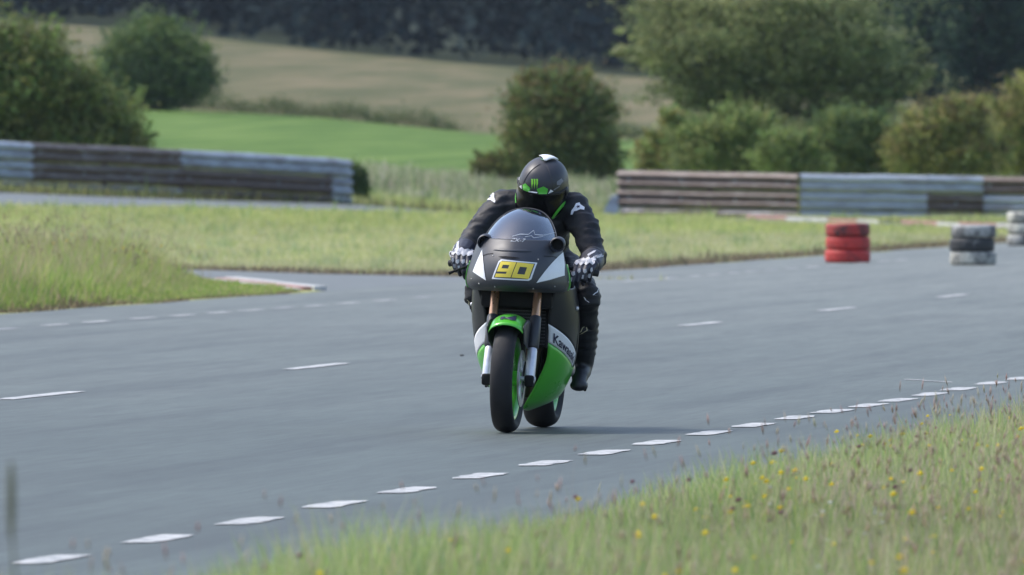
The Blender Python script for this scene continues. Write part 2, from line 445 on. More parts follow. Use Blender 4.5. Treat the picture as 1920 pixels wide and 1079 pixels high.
def inside(poly, x, y):
    poly = np.array(poly); c = np.zeros(len(x), bool); j = len(poly) - 1
    for i in range(len(poly)):
        xi, yi = poly[i]; xj, yj = poly[j]
        c ^= ((yi > y) != (yj > y)) & (x < (xj - xi) * (y - yi) / (yj - yi + 1e-12) + xi); j = i
    return c
G_fresh = [(.21, .32, .07), (.28, .37, .085), (.34, .39, .12), (.17, .27, .07), (.38, .37, .17)]

# near verge on the right: tall meadow grass
n = 300000
s = rng.uniform(-62, 12, n); o = 6.88 + rng.gamma(1.5, 1.25, n)
P = np.array([C0.x, C0.y])[None] + np.c_[s * T.x + o * N.x, s * T.y + o * N.y]
keep = (P[:, 1] > 33) & (P[:, 1] < 104) & (np.abs(P[:, 0]) < P[:, 1] * .0405 + 2.0) & (o < 13)
P, o = P[keep], o[keep]
pn = patchy(P[:, 0], P[:, 1], .9); pn2 = patchy(P[:, 0], P[:, 1], .3, 5)
dense = rng.uniform(0, 1, len(P)) < np.clip(.12 + (o - 6.88) * .66 + pn * .45, .02, 1)
P, o, pn, pn2 = P[dense], o[dense], pn[dense], pn2[dense]; n = len(P)
grow = np.clip((o - 6.75) / 1.2, .15, 1)
h = rng.uniform(.10, .36, n) * grow * (1 + .45 * pn + .35 * pn2)
cols = pal(n, [(.25, .35, .11), (.32, .39, .13), (.38, .42, .19), (.22, .31, .12), (.42, .41, .25)], [.25, .24, .20, .15, .16]); cols *= (1 + .25 * pn2 + .2 * pn)[:, None]
pn3 = patchy(P[:, 0] * 1.6, P[:, 1] * .35, .8, 63); colx = P[:, 0] / P[:, 1] * FPX + 960
dry = rng.uniform(0, 1, n) < .07 + .36 * np.clip(pn3, 0, 1) + .20 * np.clip((colx - 1450) / 450, 0, 1); cols[dry] = pal(dry.sum(), [(.50, .45, .30), (.47, .38, .28), (.46, .36, .30)])
roots = np.c_[P, np.zeros(n)]
parts = [blades(roots, h, rng.uniform(.0022, .005, n), np.full(n, .55), cols)]
k = rng.choice(n, 7000, replace=False); k = k[(pn3[k] + .3 * pn[k] > .08) | (rng.uniform(0, 1, len(k)) < .15) | (colx[k] > 1650)]; k = k[rng.uniform(0, 1, len(k)) < np.clip((o[k] - 7.45) / 1.8, .012, 1)]
parts.append(heads(roots[k], rng.uniform(.22, .50, len(k)) * np.clip(grow[k] + .12, .4, 1), rng.uniform(.025, .07, len(k)), rng.uniform(.002, .0048, len(k)),
                   pal(len(k), [(.46, .36, .30), (.50, .43, .31), (.44, .33, .29), (.50, .46, .32), (.42, .27, .24)])))
V, F, C_ = merge(parts)
tag(obj_np('meadow_grass', V, F, M_grass, cols=C_), 'tall blurred meadow grass with reddish seed heads along the near road edge', 'grass', kind='stuff')
def blossoms(name, P, h, r, col, label, cat):
    Vs = []
    for p, hh, rr in zip(P, h, r):
        c = np.array([p[0], p[1], p[2] + hh])
        ring = [c + rr * np.array([math.cos(q) , math.sin(q), .15 * (-1) ** i]) for i, q in enumerate(np.linspace(0, 2 * np.pi, 6, endpoint=False))]
        Vs.append(np.array([c + [0, 0, rr * .75], c - [0, 0, rr * .6]] + ring + [np.array([p[0] - .001, p[1], p[2]]), np.array([p[0] + .001, p[1], p[2]])]))
    V = np.concatenate(Vs); m = len(P); k = (np.arange(m) * 10)[:, None]
    F = np.concatenate([k + [0, 2 + i, 2 + (i + 1) % 6] for i in range(6)] + [k + [1, 2 + (i + 1) % 6, 2 + i] for i in range(6)] + [k + [8, 9, 1]])
    C = np.tile(np.array(col), (len(V), 1)) * np.repeat(rng.uniform(.8, 1.15, (m, 1)), 10, 0)
    C.reshape(m, 10, 3)[:, 8:] = (.14, .2, .06)
    return tag(obj_np(name, V, F, M_grass, cols=C), label, cat, kind='stuff')
def pick(m, cond): i = np.where(cond)[0]; return rng.choice(i, min(m, len(i)), replace=False)
right = (P[:, 0] / P[:, 1] * FPX + 960 > 1150)
k = pick(340, (pn > -.05) & (o > 7.7) & (right | (rng.uniform(0, 1, n) < .25)))
k2 = pick(60, (P[:, 1] > 66) & (P[:, 1] < 80) & (P[:, 0] / P[:, 1] * FPX + 960 > 1780))
k = np.r_[k, k2]
blossoms('yellow_flowers', roots[k], rng.uniform(.18, .36, len(k)), rng.uniform(.007, .015, len(k)), (.85, .70, .05), 'small yellow wildflowers scattered through the near right verge', 'flowers')
k = pick(60, (o > 7.9) & (pn < .2)); blossoms('clover_heads', roots[k], rng.uniform(.2, .4, len(k)), rng.uniform(.008, .015, len(k)), (.30, .15, .17), 'dark purple clover heads scattered in the near right verge', 'flowers')
k = pick(90, o > 8.2); blossoms('white_flowers', roots[k], rng.uniform(.18, .33, len(k)), rng.uniform(.006, .012, len(k)), (.62, .62, .55), 'pale white wildflowers scattered low in the near right verge', 'flowers')

# the lone stalks that stand closest to the camera
def stalk(name, x, d, h, r, label, bendx=0, cl=(.10, .10, .075)):
    m = paint(name, cl, .8, var=.2); pts = [(x + bendx * t * t, d, h * t) for t in np.linspace(0, 1, 7)]
    e = empty(name, (0, 0, 0)); tag(e, label, 'grass stalk')
    MB().tube(pts, [r * .45] * 5 + [r * .5, r * .5], 6).build('stem', m, e)
    tp = Vector(pts[-1]); MB().ball(tp + Vector((0, 0, .05)), (r * 1.5, r * 1.5, .085), 8, 8).build('seed_head', m, e)
stalk('grass_stalk', -1.005, 27, .79, .0058, 'dark blurred grass stalk standing alone at the lower left corner', -.03)

# grass island on the left: long, going to seed
isl = [(-60, 40), tuple(road_pt(-100, -7.36)[:2]), tuple(road_pt(0, -7.36)[:2]), tuple(road_pt(30, -7.34)[:2]), tuple(road_pt(47, -7.34)[:2]), (-2.25, 143.6), (-3.45, 152.5), (-5.6, 164), (-8.9, 175), (-14.5, 185), (-25, 195), (-60, 215)]
n = 345000
d = rng.uniform(114, 180, n); x = (rng.uniform(-230, 640, n) - 960) / FPX * d
dist_edge = -(np.array(road_off(x, d)) + 7.45)
kd_ = np.abs((x + 3.37) * .993 + (d - 153.3) * .118); keep = inside(isl, x, d) & ~((kd_ < .26) & (d > 142) & (d < 156)) & (rng.uniform(0, 1, n) < np.clip(1.2 - (d - 125) / 70, .3, 1))
x, d, de = x[keep], d[keep], dist_edge[keep]
wob = .03 + .30 * patchy(x * 1.4, d * .45, 1.0, 88); k = de > wob; x, d, de = x[k], d[k], (de - wob)[k]
n = len(x); pn = patchy(x, d, .8, 3); pn2 = patchy(x, d, .22, 9)
left = np.clip((-3.3 - x) / 1.6, 0, 1)                          # longest towards the left
h = (rng.uniform(.06, .20, n) + .34 * left * np.clip(de / 1.0, 0, 1) * rng.uniform(.3, 1, n)) * (1 + .85 * pn + .3 * pn2)
h *= np.clip(.35 + de * 1.2, .3, 1); tipz = np.clip((x + 4.3) / .7, 0, 1); h *= 1 - .68 * tipz
cols = pal(n, G_fresh, [.24, .28, .24, .12, .12]); 
soil = (de < rng.uniform(.08, .55, n) * (1 + .8 * pn)) | ((np.hypot((x + 4.6) / .9, (d - 163) / 5) < 1) & (rng.uniform(0, 1, n) < .8))
cols[soil] = pal(soil.sum(), [(.10, .08, .058), (.15, .12, .085), (.22, .18, .12)]); h[soil] *= .5
dry = (rng.uniform(0, 1, n) < .16 + .3 * left * (de > .7)); cols[dry] = pal(dry.sum(), [(.44, .40, .23), (.42, .36, .20), (.38, .29, .20)])
roots = np.c_[x, d, Z(x, d)]
parts = [blades(roots, h, rng.uniform(.0035, .0085, n), np.full(n, .75), cols * (1 + .3 * pn)[:, None])]
k = np.where((rng.uniform(0, 1, n) < .010) & (left > .05) & (de > .5))[0]
parts.append(heads(roots[k], rng.uniform(.4, .78, len(k)) * (.45 + .55 * left[k]), rng.uniform(.05, .10, len(k)), rng.uniform(.003, .006, len(k)), pal(len(k), [(.32, .26, .19), (.40, .34, .22), (.28, .20, .17)])))
V, F, C_ = merge(parts)
tag(obj_np('island_grass', V, F, M_grass, cols=C_), 'long grass going to seed on the island between road and fork', 'grass', kind='stuff')
k = pick(16, (left > .3) & (de > 1)); blossoms('buttercups', roots[k], rng.uniform(.35, .55, len(k)), rng.uniform(.013, .02, len(k)), (.75, .52, .03), 'few yellow flowers in the long grass on the left island', 'flowers')

# mown grass between the road, the fork and the far track; long brown lip at its edge
far_poly = [(20, 145)] + [tuple(road_pt(s, EDGE_L(s) - .12)[:2]) for s in range(60, 330, 15)][::1]
far_poly = [tuple(p) for p in far_edge[::-1]] + [tuple(road_pt(s, EDGE_L(s) - .1)[:2]) for s in (64, 75, 90, 110, 130, 150, 180, 220, 300)] + [(80, 420), (60, 345), (-60, 345), (-60, 220)]
n = 620000
u = rng.uniform(0, 1, n); d = 1 / (1 / 150 * (1 - u) + 1 / 345 * u); x = (rng.uniform(-420, 2280, n) - 960) / FPX * d
tr_n = np.interp(960 + FPX * x / d, [p[0] for p in pe_n], [p[1] for p in pe_n]); tr_f = np.interp(960 + FPX * x / d, [p[0] for p in pe_f], [p[1] for p in pe_f])
keep = inside(far_poly, x, d) & ~((d > tr_n - .3) & (d < tr_f + .2) & (960 + FPX * x / d < 1120)) & ~((960 + FPX * x / d > 1380) & (d > tr_n - 14) & (d < tr_n + 1.5) & (np.abs(d - np.interp(960 + FPX * x / d, [1400, 1990], [281, 247])) < 4))
x, d, tr_n, tr_f = x[keep], d[keep], tr_n[keep], tr_f[keep]; n = len(x)
pn = patchy(x, d, .55, 21); pn2 = patchy(x * 1.0, d * .35, .16, 31)
xe = np.array([p[0] for p in far_edge]); de_ = np.array([p[1] for p in far_edge])
ro = -(np.array(road_off(x, d)) + 7.2)
edge_d = np.where(x < .2, d - np.interp(x, xe[::-1], de_[::-1]), 99); lip = np.minimum(np.where(x > -1.5, ro * 1.0, 99), edge_d * .55)
zone = np.clip((d - 215) / 30, 0, 1)                            # greener, thicker towards the track
h = rng.uniform(.03, .10, n) * (1 + .5 * pn) * (1 + .7 * zone)
cols = pal(n, [(.43, .43, .22), (.49, .47, .28), (.53, .50, .34), (.37, .39, .18)], var=.15); gz = pal(n, [(.37, .41, .14), (.43, .45, .17), (.47, .47, .22), (.29, .35, .12)])
g = rng.uniform(0, 1, n) < .12 + .80 * zone + .6 * pn2; cols[g] = gz[g]
cols *= (1 + .22 * pn + .15 * pn2)[:, None]
soil = (lip < rng.uniform(.25, 1.25, n) * (1 + .7 * pn)) & (lip > -.3); cols[soil] = pal(soil.sum(), [(.13, .10, .08), (.19, .15, .11), (.27, .22, .15)]); h[soil] *= .9
behind = d > tr_f + .5; h[behind] *= 1.6; bs = (d > tr_f) & (d < tr_f + 1.5); cols[bs] = pal(bs.sum(), [(.13, .12, .07), (.17, .17, .08)]); h[bs] *= 1.3
h *= np.where(960 + FPX * x / d > 1340, 1 - .55 * zone, 1); tuft = patchy(x, d, 1.5, 77) > .52; h[tuft] *= 2.2; cols[tuft] *= np.array([.72, .85, .8])
roots = np.c_[x, d, Z(x, d)]
V, F, C_ = blades(roots, h, rng.uniform(.008, .020, n) * (d / 200), np.full(n, .7), cols, simple=True)
tag(obj_np('mown_grass', V, F, M_grass, cols=C_), 'sunlit mown grass between the road and the far barriers', 'grass', kind='stuff')

# tall weeds between the two barriers and along their feet
n = 60000
d = rng.uniform(292, 352, n); X = rng.uniform(640, 1180, n); x = (X - 960) / FPX * d
pn = patchy(x, d, .5, 41); keep = (rng.uniform(0, 1, n) < .35 + pn) & (d > 300 + 6 * np.sin(X * .02))
x, d, pn, X = x[keep], d[keep], pn[keep], X[keep]; n = len(x)
h = rng.uniform(.25, .75, n) * (1 + .6 * pn) * np.clip((d - 296) / 22, .25, 1.0)
cols = pal(n, [(.20, .26, .11), (.28, .32, .17), (.16, .21, .10), (.38, .37, .25), (.44, .40, .30)]) * (1 + .4 * pn)[:, None]
parts = [blades(np.c_[x, d, Z(x, d)], h, rng.uniform(.02, .05, n), np.full(n, .6), cols)]
m = 14000; X = rng.uniform(-100, 2000, m); lft = X < 660
d = np.where(lft, np.interp(X, [-100, 655], [275.5, 286]), np.interp(X, [1150, 2000], [292, 291])) + rng.normal(0.2, .5, m); ok = lft | (X > 1150)
X, d = X[ok], d[ok]; x = (X - 960) / FPX * d; m = len(x)
parts.append(blades(np.c_[x, d, Z(x, d)], rng.gamma(2, .05, m), rng.uniform(.01, .03, m), np.full(m, .7), pal(m, [(.16, .22, .06), (.22, .26, .08), (.28, .26, .13)])))
m = 5000; X = np.where(rng.uniform(0, 1, m) < .5, rng.uniform(-80, 640, m), rng.uniform(1160, 2000, m)); d = np.where(X < 660, 290, 298) + rng.uniform(0, 8, m); x = (X - 960) / FPX * d
parts.append(blades(np.c_[x, d, Z(x, d)], rng.uniform(.6, 1.08, m), rng.uniform(.012, .03, m), np.full(m, .45), pal(m, [(.22, .27, .10), (.30, .30, .14), (.16, .21, .08)])))
V, F, C_ = merge(parts)
tag(obj_np('tall_weeds', V, F, M_grass, cols=C_), 'pale tall weeds filling the gap between the two far barriers', 'weeds', kind='stuff')

# ------------------------------------------------------------------ trees and shrubs
M_leaf = foliage_mat('leaves', .42, .6)
M_bark = paint('bark', (.075, .06, .045), .9, var=.4, scale=6, bmp=.8)
def leaf_quads(P, size, cols, updown=.35):
    n = len(P); a = rng.normal(size=(n, 3)); a[:, 2] *= .6; a /= np.linalg.norm(a, axis=1)[:, None]
    t = rng.normal(size=(n, 3)); b_ = np.cross(a, t); b_ /= np.linalg.norm(b_, axis=1)[:, None]
    sa = (size * rng.uniform(.6, 1.3, n))[:, None]; sb = sa * rng.uniform(.4, .75, (n, 1))
    V = np.stack([P - a * sa, P + b_ * sb, P + a * sa, P - b_ * sb], 1).reshape(-1, 3)
    F = np.arange(n * 4).reshape(-1, 4)
    return V, F, np.repeat(cols, 4, 0)
def plant(name, label, cat, X, d, blobs, leaf, palette, nclu, nleaf, wts=None, trunk=.08, group=None, sprig=.12, flat=1.0, inner=.35, tipcol=None, csz=.22, shoots=190, upright=.75):
    """blobs: (column, row, half width, half height) in the photo at distance d; each becomes a leafy lobe"""
    k_ = d / FPX; base = at_col(X, d); root = empty(name, base); tag(root, label, cat, group)
    Ls, Cs = [], []
    tot = sum(b_[2] * b_[3] for b_ in blobs)
    M = MB(); 
    for bi, (bx, by, rx, rz) in enumerate(blobs):
        c = np.array([(bx - 960) * k_ - base.x, rng.normal(0, .25) * rx * k_, HCAM - (by - YH) * k_ - base.z]); r = np.array([rx * k_, .5 * (rx + rz) * k_, rz * k_])
        m = max(6, int(nclu * rx * rz / tot)); v = rng.normal(size=(m, 3)); v /= np.linalg.norm(v, axis=1)[:, None]
        rad = np.where(rng.uniform(0, 1, m) < inner, rng.uniform(.2, .75, m), rng.uniform(.75, 1.0, m)); rad *= 1 + .30 * np.array([noise.noise(Vector((q[0] * 2.3 + bi * 7.1, q[1] * 2.3, q[2] * 2.3 + X * .01))) for q in v]); rad += (rng.uniform(0, 1, m) < .15) * rng.uniform(0, sprig, m) * 2
        cc = c + v * r * rad[:, None]
        cs = csz * min(r) * rng.uniform(.6, 1.35, m)
        cl = pal(m, palette, wts, .34)
        q = np.repeat(np.arange(m), nleaf); off = rng.normal(size=(len(q), 3)) * cs[q][:, None]; off[:, 2] *= flat
        Ls.append(cc[q] + off); col = cl[q] * rng.uniform(.8, 1.2, (len(q), 1))
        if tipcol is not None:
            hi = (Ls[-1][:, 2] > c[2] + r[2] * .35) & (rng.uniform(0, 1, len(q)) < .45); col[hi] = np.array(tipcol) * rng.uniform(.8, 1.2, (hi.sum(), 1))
        Cs.append(col)
        for _ in range(int(shoots * rx * rz / tot) + 1):
            a = rng.uniform(0, 2 * np.pi); q0 = c + r * np.array([math.cos(a) * .75, math.sin(a) * .75, .45]) * rng.uniform(.5, 1.0); L = rng.uniform(.35, .8) * min(r); dr = np.array([math.cos(a) * .5, math.sin(a) * .3, 1.0]) if rng.uniform() < upright else np.array([math.cos(a), math.sin(a) * .4, .12])
            q = 34; tt = rng.uniform(0, 1, q) ** .8; Ls.append(q0 + tt[:, None] * dr * L + rng.normal(size=(q, 3)) * (L * .11 * (1.2 - tt))[:, None]); Cs.append(np.tile(pal(1, palette, wts, .2) * 1.12, (q, 1)) * rng.uniform(.85, 1.2, (q, 1)))
        st = Vector((c[0] * .25, 0, max(.1, c[2] * .35))); M.tube([Vector((c[0] * .05, 0, -.15)), st, Vector(c) * .8 + st * .2, Vector(c) + Vector((0, 0, r[2] * .5))], [trunk, trunk * .75, trunk * .4, trunk * .12], 6)
    P = np.concatenate(Ls); cols = np.concatenate(Cs); ok = P[:, 2] > 0.02; P, cols = P[ok], cols[ok]
    V, F, C = leaf_quads(P, leaf, cols)
    obj_np('crown', V, F, M_leaf, root, C); M.build('trunk', M_bark, root)
    return root
OLIVE = [(0.138, 0.187, 0.057), (0.179, 0.220, 0.065), (0.114, 0.155, 0.048), (0.227, 0.235, 0.081)]
DEEP = [(0.081, 0.138, 0.052), (0.105, 0.162, 0.058), (0.065, 0.114, 0.048), (0.138, 0.195, 0.065)]
MID = [(0.138, 0.203, 0.065), (0.179, 0.252, 0.078), (0.105, 0.162, 0.058), (0.220, 0.268, 0.090)]
LIGHT = [(0.172, 0.246, 0.073), (0.214, 0.286, 0.090), (0.129, 0.194, 0.073), (0.271, 0.299, 0.114)]
YELL = [(0.260, 0.292, 0.081), (0.325, 0.325, 0.097), (0.195, 0.243, 0.073), (0.357, 0.308, 0.130)]
plant('shrub', 'large olive green shrub behind the left end of the left barrier', 'shrub', 60, 318,
      [(-150, 130, 150, 130), (30, 140, 110, 95), (120, 190, 90, 75), (200, 235, 75, 62), (-20, 240, 140, 80), (110, 275, 130, 60), (15, 85, 60, 40), (-90, 300, 120, 60), (230, 275, 60, 45)],
      .068, OLIVE + MID + MID[:3], 1500, 44, group='shrubs behind the barriers', tipcol=(.16, .17, .06))
plant('shrub', 'round dark green shrub standing alone at the top of the green field', 'shrub', 290, 500,
      [(290, 130, 95, 75), (250, 115, 65, 55), (340, 140, 65, 55), (290, 75, 55, 42), (300, 160, 80, 40), (230, 150, 55, 45)],
      .08, DEEP + MID[:1], 1000, 42, group='shrubs behind the barriers', tipcol=(.13, .18, .05))
plant('shrub', 'tall upright reddish green shrub directly behind the rider', 'shrub', 1050, 345,
      [(1050, 185, 75, 55), (1020, 230, 72, 70), (1085, 235, 70, 75), (1050, 290, 95, 75), (1000, 300, 50, 65), (1120, 310, 45, 60), (1060, 340, 90, 45), (1010, 170, 40, 35)],
      .058, OLIVE + DEEP[:2], 1200, 44, group='shrubs behind the barriers', tipcol=(.16, .12, .05))
TREE = [(.21, .245, .10), (.26, .29, .12), (.18, .22, .095), (.30, .315, .145), (.14, .185, .08)]
plant('hawthorn_tree', 'big spreading green tree rising out of the picture above the right barrier', 'tree', 1470, 385,
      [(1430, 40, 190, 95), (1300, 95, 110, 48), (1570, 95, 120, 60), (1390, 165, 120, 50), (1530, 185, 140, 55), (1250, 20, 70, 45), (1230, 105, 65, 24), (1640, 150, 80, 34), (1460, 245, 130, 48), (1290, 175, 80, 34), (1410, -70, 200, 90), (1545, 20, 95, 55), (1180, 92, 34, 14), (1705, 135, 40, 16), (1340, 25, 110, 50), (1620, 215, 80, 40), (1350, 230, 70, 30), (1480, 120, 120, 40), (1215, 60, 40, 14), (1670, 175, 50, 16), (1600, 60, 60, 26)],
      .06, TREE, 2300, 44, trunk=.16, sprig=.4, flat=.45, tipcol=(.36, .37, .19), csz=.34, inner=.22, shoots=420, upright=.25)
LG = 'low light green shrubs behind the right barrier'
plant('shrub', 'light green shrub with upright shoots under the left side of the big tree', 'shrub', 1350, 330,
      [(1340, 275, 70, 55), (1400, 265, 55, 60), (1370, 235, 35, 35), (1300, 285, 50, 42)], .05, LIGHT, 420, 40, group=LG, tipcol=(.2, .25, .07), sprig=.25)
plant('shrub', 'bright green low shrub just behind the rust to silver barrier joint', 'shrub', 1480, 326,
      [(1475, 295, 55, 45), (1510, 310, 35, 35)], .05, LIGHT, 220, 40, group=LG, tipcol=(.19, .25, .07), sprig=.2)
plant('shrub', 'yellowish low shrub behind the left end of the right barrier', 'shrub', 1250, 333,
      [(1250, 285, 40, 40), (1220, 300, 30, 40), (1265, 240, 30, 35)], .05, YELL + LIGHT[:2], 200, 40, group=LG, sprig=.2)
plant('shrub', 'shaded dark shrub below the right side of the big tree', 'shrub', 1610, 350,
      [(1590, 270, 70, 60), (1650, 285, 60, 55), (1560, 300, 60, 40)], .055, DEEP + OLIVE[:2], 380, 40, group=LG)
plant('shrub', 'broad yellow green shrub behind the silver beams at right', 'shrub', 1780, 335,
      [(1760, 265, 75, 60), (1720, 290, 60, 45), (1800, 230, 55, 45), (1830, 300, 70, 45)], .05, YELL + OLIVE, 520, 42, group=LG, tipcol=(.2, .16, .08), sprig=.2)
plant('shrub', 'tallest yellow green shrub, cut by the right picture edge', 'shrub', 1930, 340,
      [(1900, 240, 60, 60), (1950, 210, 75, 65), (1920, 290, 80, 50), (2010, 260, 80, 80)], .05, YELL + OLIVE, 560, 42, group=LG, tipcol=(.22, .17, .08), sprig=.2)
plant('shrub', 'long low tangle of grey green scrub under the big tree, behind the other shrubs', 'shrub', 1500, 352,
      [(1290, 300, 60, 30), (1380, 300, 70, 34), (1470, 280, 80, 40), (1550, 290, 70, 42), (1640, 300, 70, 40), (1720, 300, 60, 36), (1430, 250, 50, 30), (1600, 255, 60, 34)], .055, MID + OLIVE, 700, 40, group=LG, sprig=.3, tipcol=(.2, .2, .1))
plant('shrub', 'small dark bush at the open end of the left barrier', 'shrub', 672, 292,
      [(668, 345, 20, 38), (675, 360, 18, 22), (662, 325, 14, 20)], .035, DEEP, 160, 40, group='small bushes between the barriers')
plant('shrub', 'small brownish bush just left of the rider shoulder', 'shrub', 930, 336,
      [(930, 320, 40, 32), (905, 330, 25, 25), (955, 305, 22, 25)], .045, OLIVE, 170, 40, group='small bushes between the barriers', tipcol=(.19, .13, .07))
# hedge between crop and meadow
hv = []
for X in list(range(385, 860, 13)) + list(range(1130, 1330, 14)):
    x0 = (X - 960) / FPX * 515; dd = b_hay(x0) + 1; zz = float(Z(x0, dd)); m = 190
    s0 = .62 if X < 840 else .5
    hv.append(np.array([x0, dd, zz + .25]) + rng.normal(size=(m, 3)) * [.32, .5, .20 * s0 / .62] + [0, 0, .12 * math.sin(X * .05)])
P = np.concatenate(hv); P = P[P[:, 2] > Z(P[:, 0], P[:, 1]) - .05]
V, F, C_ = leaf_quads(P, .06, pal(len(P), [(.10, .14, .055), (.13, .165, .07), (.17, .18, .09), (.08, .12, .05)]))
tag(obj_np('hedge', V, F, M_leaf, cols=C_), 'low grey green hedge between the green crop and the dry meadow', 'hedge')

# the wood behind
M_wleaf = foliage_mat('wood_leaves', .03, 1.0)
Ps, Cs = [], []
for i in range(230):
    X = rng.uniform(-900, 2900); d = rng.uniform(895, 990) if i < 150 else rng.uniform(990, 1150); x = (X - 960) / FPX * d
    z0 = float(Z(x, d)); H = rng.uniform(13, 20); rx = rng.uniform(2.4, 4.2); m = 800
    t = rng.uniform(0, 1, m) ** .8; a = rng.uniform(0, 2 * np.pi, m); rr = rx * (1.1 - .75 * t) * rng.uniform(.55, 1.05, m)
    Ps.append(np.c_[x + rr * np.cos(a), d + rr * np.sin(a), z0 + .3 + t * H]); Cs.append(np.tile(np.array([.010, .024, .026]) * rng.uniform(.75, 1.3), (m, 1)) * rng.uniform(.85, 1.15, (m, 1)))
V, F, C_ = leaf_quads(np.concatenate(Ps), .49, np.concatenate(Cs))
tag(obj_np('distant_wood', V, F, M_wleaf, cols=C_), 'dark distant wood along the top of the hill', 'wood', kind='stuff')
WG = 'dark trees at the edge of the wood on the right'
for X, d, w, lab in [(1640, 640, 60, 'dark woodland tree showing just right of the big tree crown'), (1735, 610, 70, 'dark green woodland tree above the broad yellow green shrub'),
                     (1835, 600, 75, 'dark woodland tree with bluish foliage near the top right corner'), (1950, 615, 85, 'dark woodland tree cut by the right picture edge'), (2090, 620, 90, 'dark woodland tree standing beyond the right picture edge')]:
    plant('woodland_tree', lab, 'tree', X, d, [(X, 40, w, 80), (X - w * .4, 110, w * .7, 60), (X + w * .45, 90, w * .7, 65), (X, 160, w * .8, 50), (X + 10, -60, w * .9, 80), (X - 20, -160, w * .6, 80)],
          .13, [(.022, .052, .034), (.032, .07, .042), (.05, .095, .05), (.015, .038, .03)], 420, 26, trunk=.2, group=WG, csz=.2, inner=.2)

# thin summer air between here and the wood
hz_m = bpy.data.materials.new('thin_haze'); hz_m.use_nodes = True; hn = hz_m.node_tree
hn.nodes.remove(hn.nodes['Principled BSDF']); pv = hn.nodes.new('ShaderNodeVolumePrincipled')
pv.inputs['Color'].default_value = (.72, .84, 1, 1); pv.inputs['Density'].default_value = .00004; pv.inputs['Anisotropy'].default_value = .2
hn.links.new(pv.outputs[0], hn.nodes['Material Output'].inputs['Volume'])
tag(MB().box((0, 1200, 42), (960, 1460, 43)).build('haze', hz_m, smooth=False), 'thin bluish summer haze in the air', 'haze', kind='stuff')

# ------------------------------------------------------------------ steel barriers
def steel(name, rust, col=(.37, .415, .485)):
    m, nt, b = new_mat(name)
    f = noise_fac(nt, 1.9, 8, .75, ((.55, 1, 4), 0)); g = noise_fac(nt, 9, 6, .7, ((.5, 1, 2), 0))
    rc = ramp(nt, g, [(.3, (.065, .046, .040)), (.55, (.105, .078, .068)), (.75, (.17, .14, .128))])
    mc = ramp(nt, g, [(.3, tuple(c * .78 for c in col)), (.7, tuple(c * 1.08 for c in col))])
    mask = ramp(nt, f, [(max(0, .5 - rust * .5 - .06), (0, 0, 0)), (min(1, .5 - rust * .5 + .12) if rust < .95 else .2, (1, 1, 1))]) if rust < .99 else None
    inv = ramp(nt, f, [(max(0.01, .72 - rust * .42 - .14), (0, 0, 0)), (min(.99, .72 - rust * .42 + .16), (1, 1, 1))])
    nt.links.new(mixc(nt, inv, mc, rc), b.inputs['Base Color'])
    b.inputs['Roughness'].default_value = .55; b.inputs['Metallic'].default_value = .25
    return m
M_silver = steel('galvanised_steel', .30); M_rusty = steel('rusty_steel', .85, (.30, .285, .29)); M_mixed = steel('half_rusty_steel', .72, (.45, .47, .50))
M_redrust = steel('red_rust_steel', .95, (.30, .22, .20))
W_PROF = [(a_ * 1.6, b_ * 1.27) for a_, b_ in [(0, -.155), (.02, -.152), (.045, -.13), (.075, -.095), (.083, -.075), (.075, -.055), (.03, -.022), (.022, 0), (.03, .022), (.075, .055), (.083, .075), (.075, .095), (.045, .13), (.02, .152), (0, .155)]]
_t = MB().box((0, 0, 0), (.035, .008, .028), .004).build('bolt_plate', M_silver); BOLT = _t.data; bpy.data.objects.remove(_t)
def beam(p0, p1, zc, mat, parent, k=0, name='beam'):
    """corrugated beam between two ground points, centre height zc"""
    p0, p1 = Vector(p0), Vector(p1); t = (p1 - p0).normalized(); nrm = Vector((t.y, -t.x, 0)).normalized()
    if nrm.y > 0: nrm = -nrm
    v = []; n = len(W_PROF); seg = 6
    for i in range(seg + 1):
        q = p0.lerp(p1, i / seg) + Vector((0, 0, zc + .006 * math.sin(i * 1.7 + k)))
        for dx, dz in W_PROF: v.append(q + nrm * (dx + .004 * (k % 2)) + Vector((0, 0, dz)))
    for i in range(seg + 1):
        q = p0.lerp(p1, i / seg) + Vector((0, 0, zc + .006 * math.sin(i * 1.7 + k)))
        for dx, dz in W_PROF: v.append(q + nrm * (dx - .006 + .004 * (k % 2)) + Vector((0, 0, dz)))
    h = (seg + 1) * n; f = []
    for i in range(seg):
        for j in range(n - 1):
            a = i * n + j; f.append((a, a + n, a + n + 1, a + 1)); f.append((h + a, h + a + 1, h + a + n + 1, h + a + n))
        f.append((i * n, h + i * n, h + (i + 1) * n, (i + 1) * n)); a = i * n + n - 1; f.append((a, a + n, h + a + n, h + a))
    o = obj(name, v, f, mat, parent, True)
    m = MB(); L = (p1 - p0).length
    for q in ([.06, .35, .65, .94] if L > 2 else [.5]):
        c = p0.lerp(p1, q) + Vector((0, 0, zc)) + nrm * .042
        bo_ = bpy.data.objects.new('bolt_plate', BOLT); COL.objects.link(bo_); bo_.parent = o; bo_.location = c
    return o
def barrier(name, label, joints, mats, end=None):
    """joints: ground points; mats[row][bay]"""
    root = empty(name, joints[0]); tag(root, label, 'barrier', 'steel barriers behind the track')
    J = [Vector(p) - Vector(joints[0]) for p in joints]; k = 0
    for row, zc in enumerate((.795, .385, -.02)):
        for i in range(len(J) - 1):
            beam(J[i], J[i + 1], zc, mats[row][i], root, k); k += 1
        k += 1
    for i in range(len(J) - 1):
        for q in ((0.02, .5) if (J[i + 1] - J[i]).length > 2.2 else (.02,)):
            p = J[i].lerp(J[i + 1], q); MB().box(p + Vector((0, .10, .40)), (.055, .05, .54), .008).build('post', M_mixed, root)
    return root
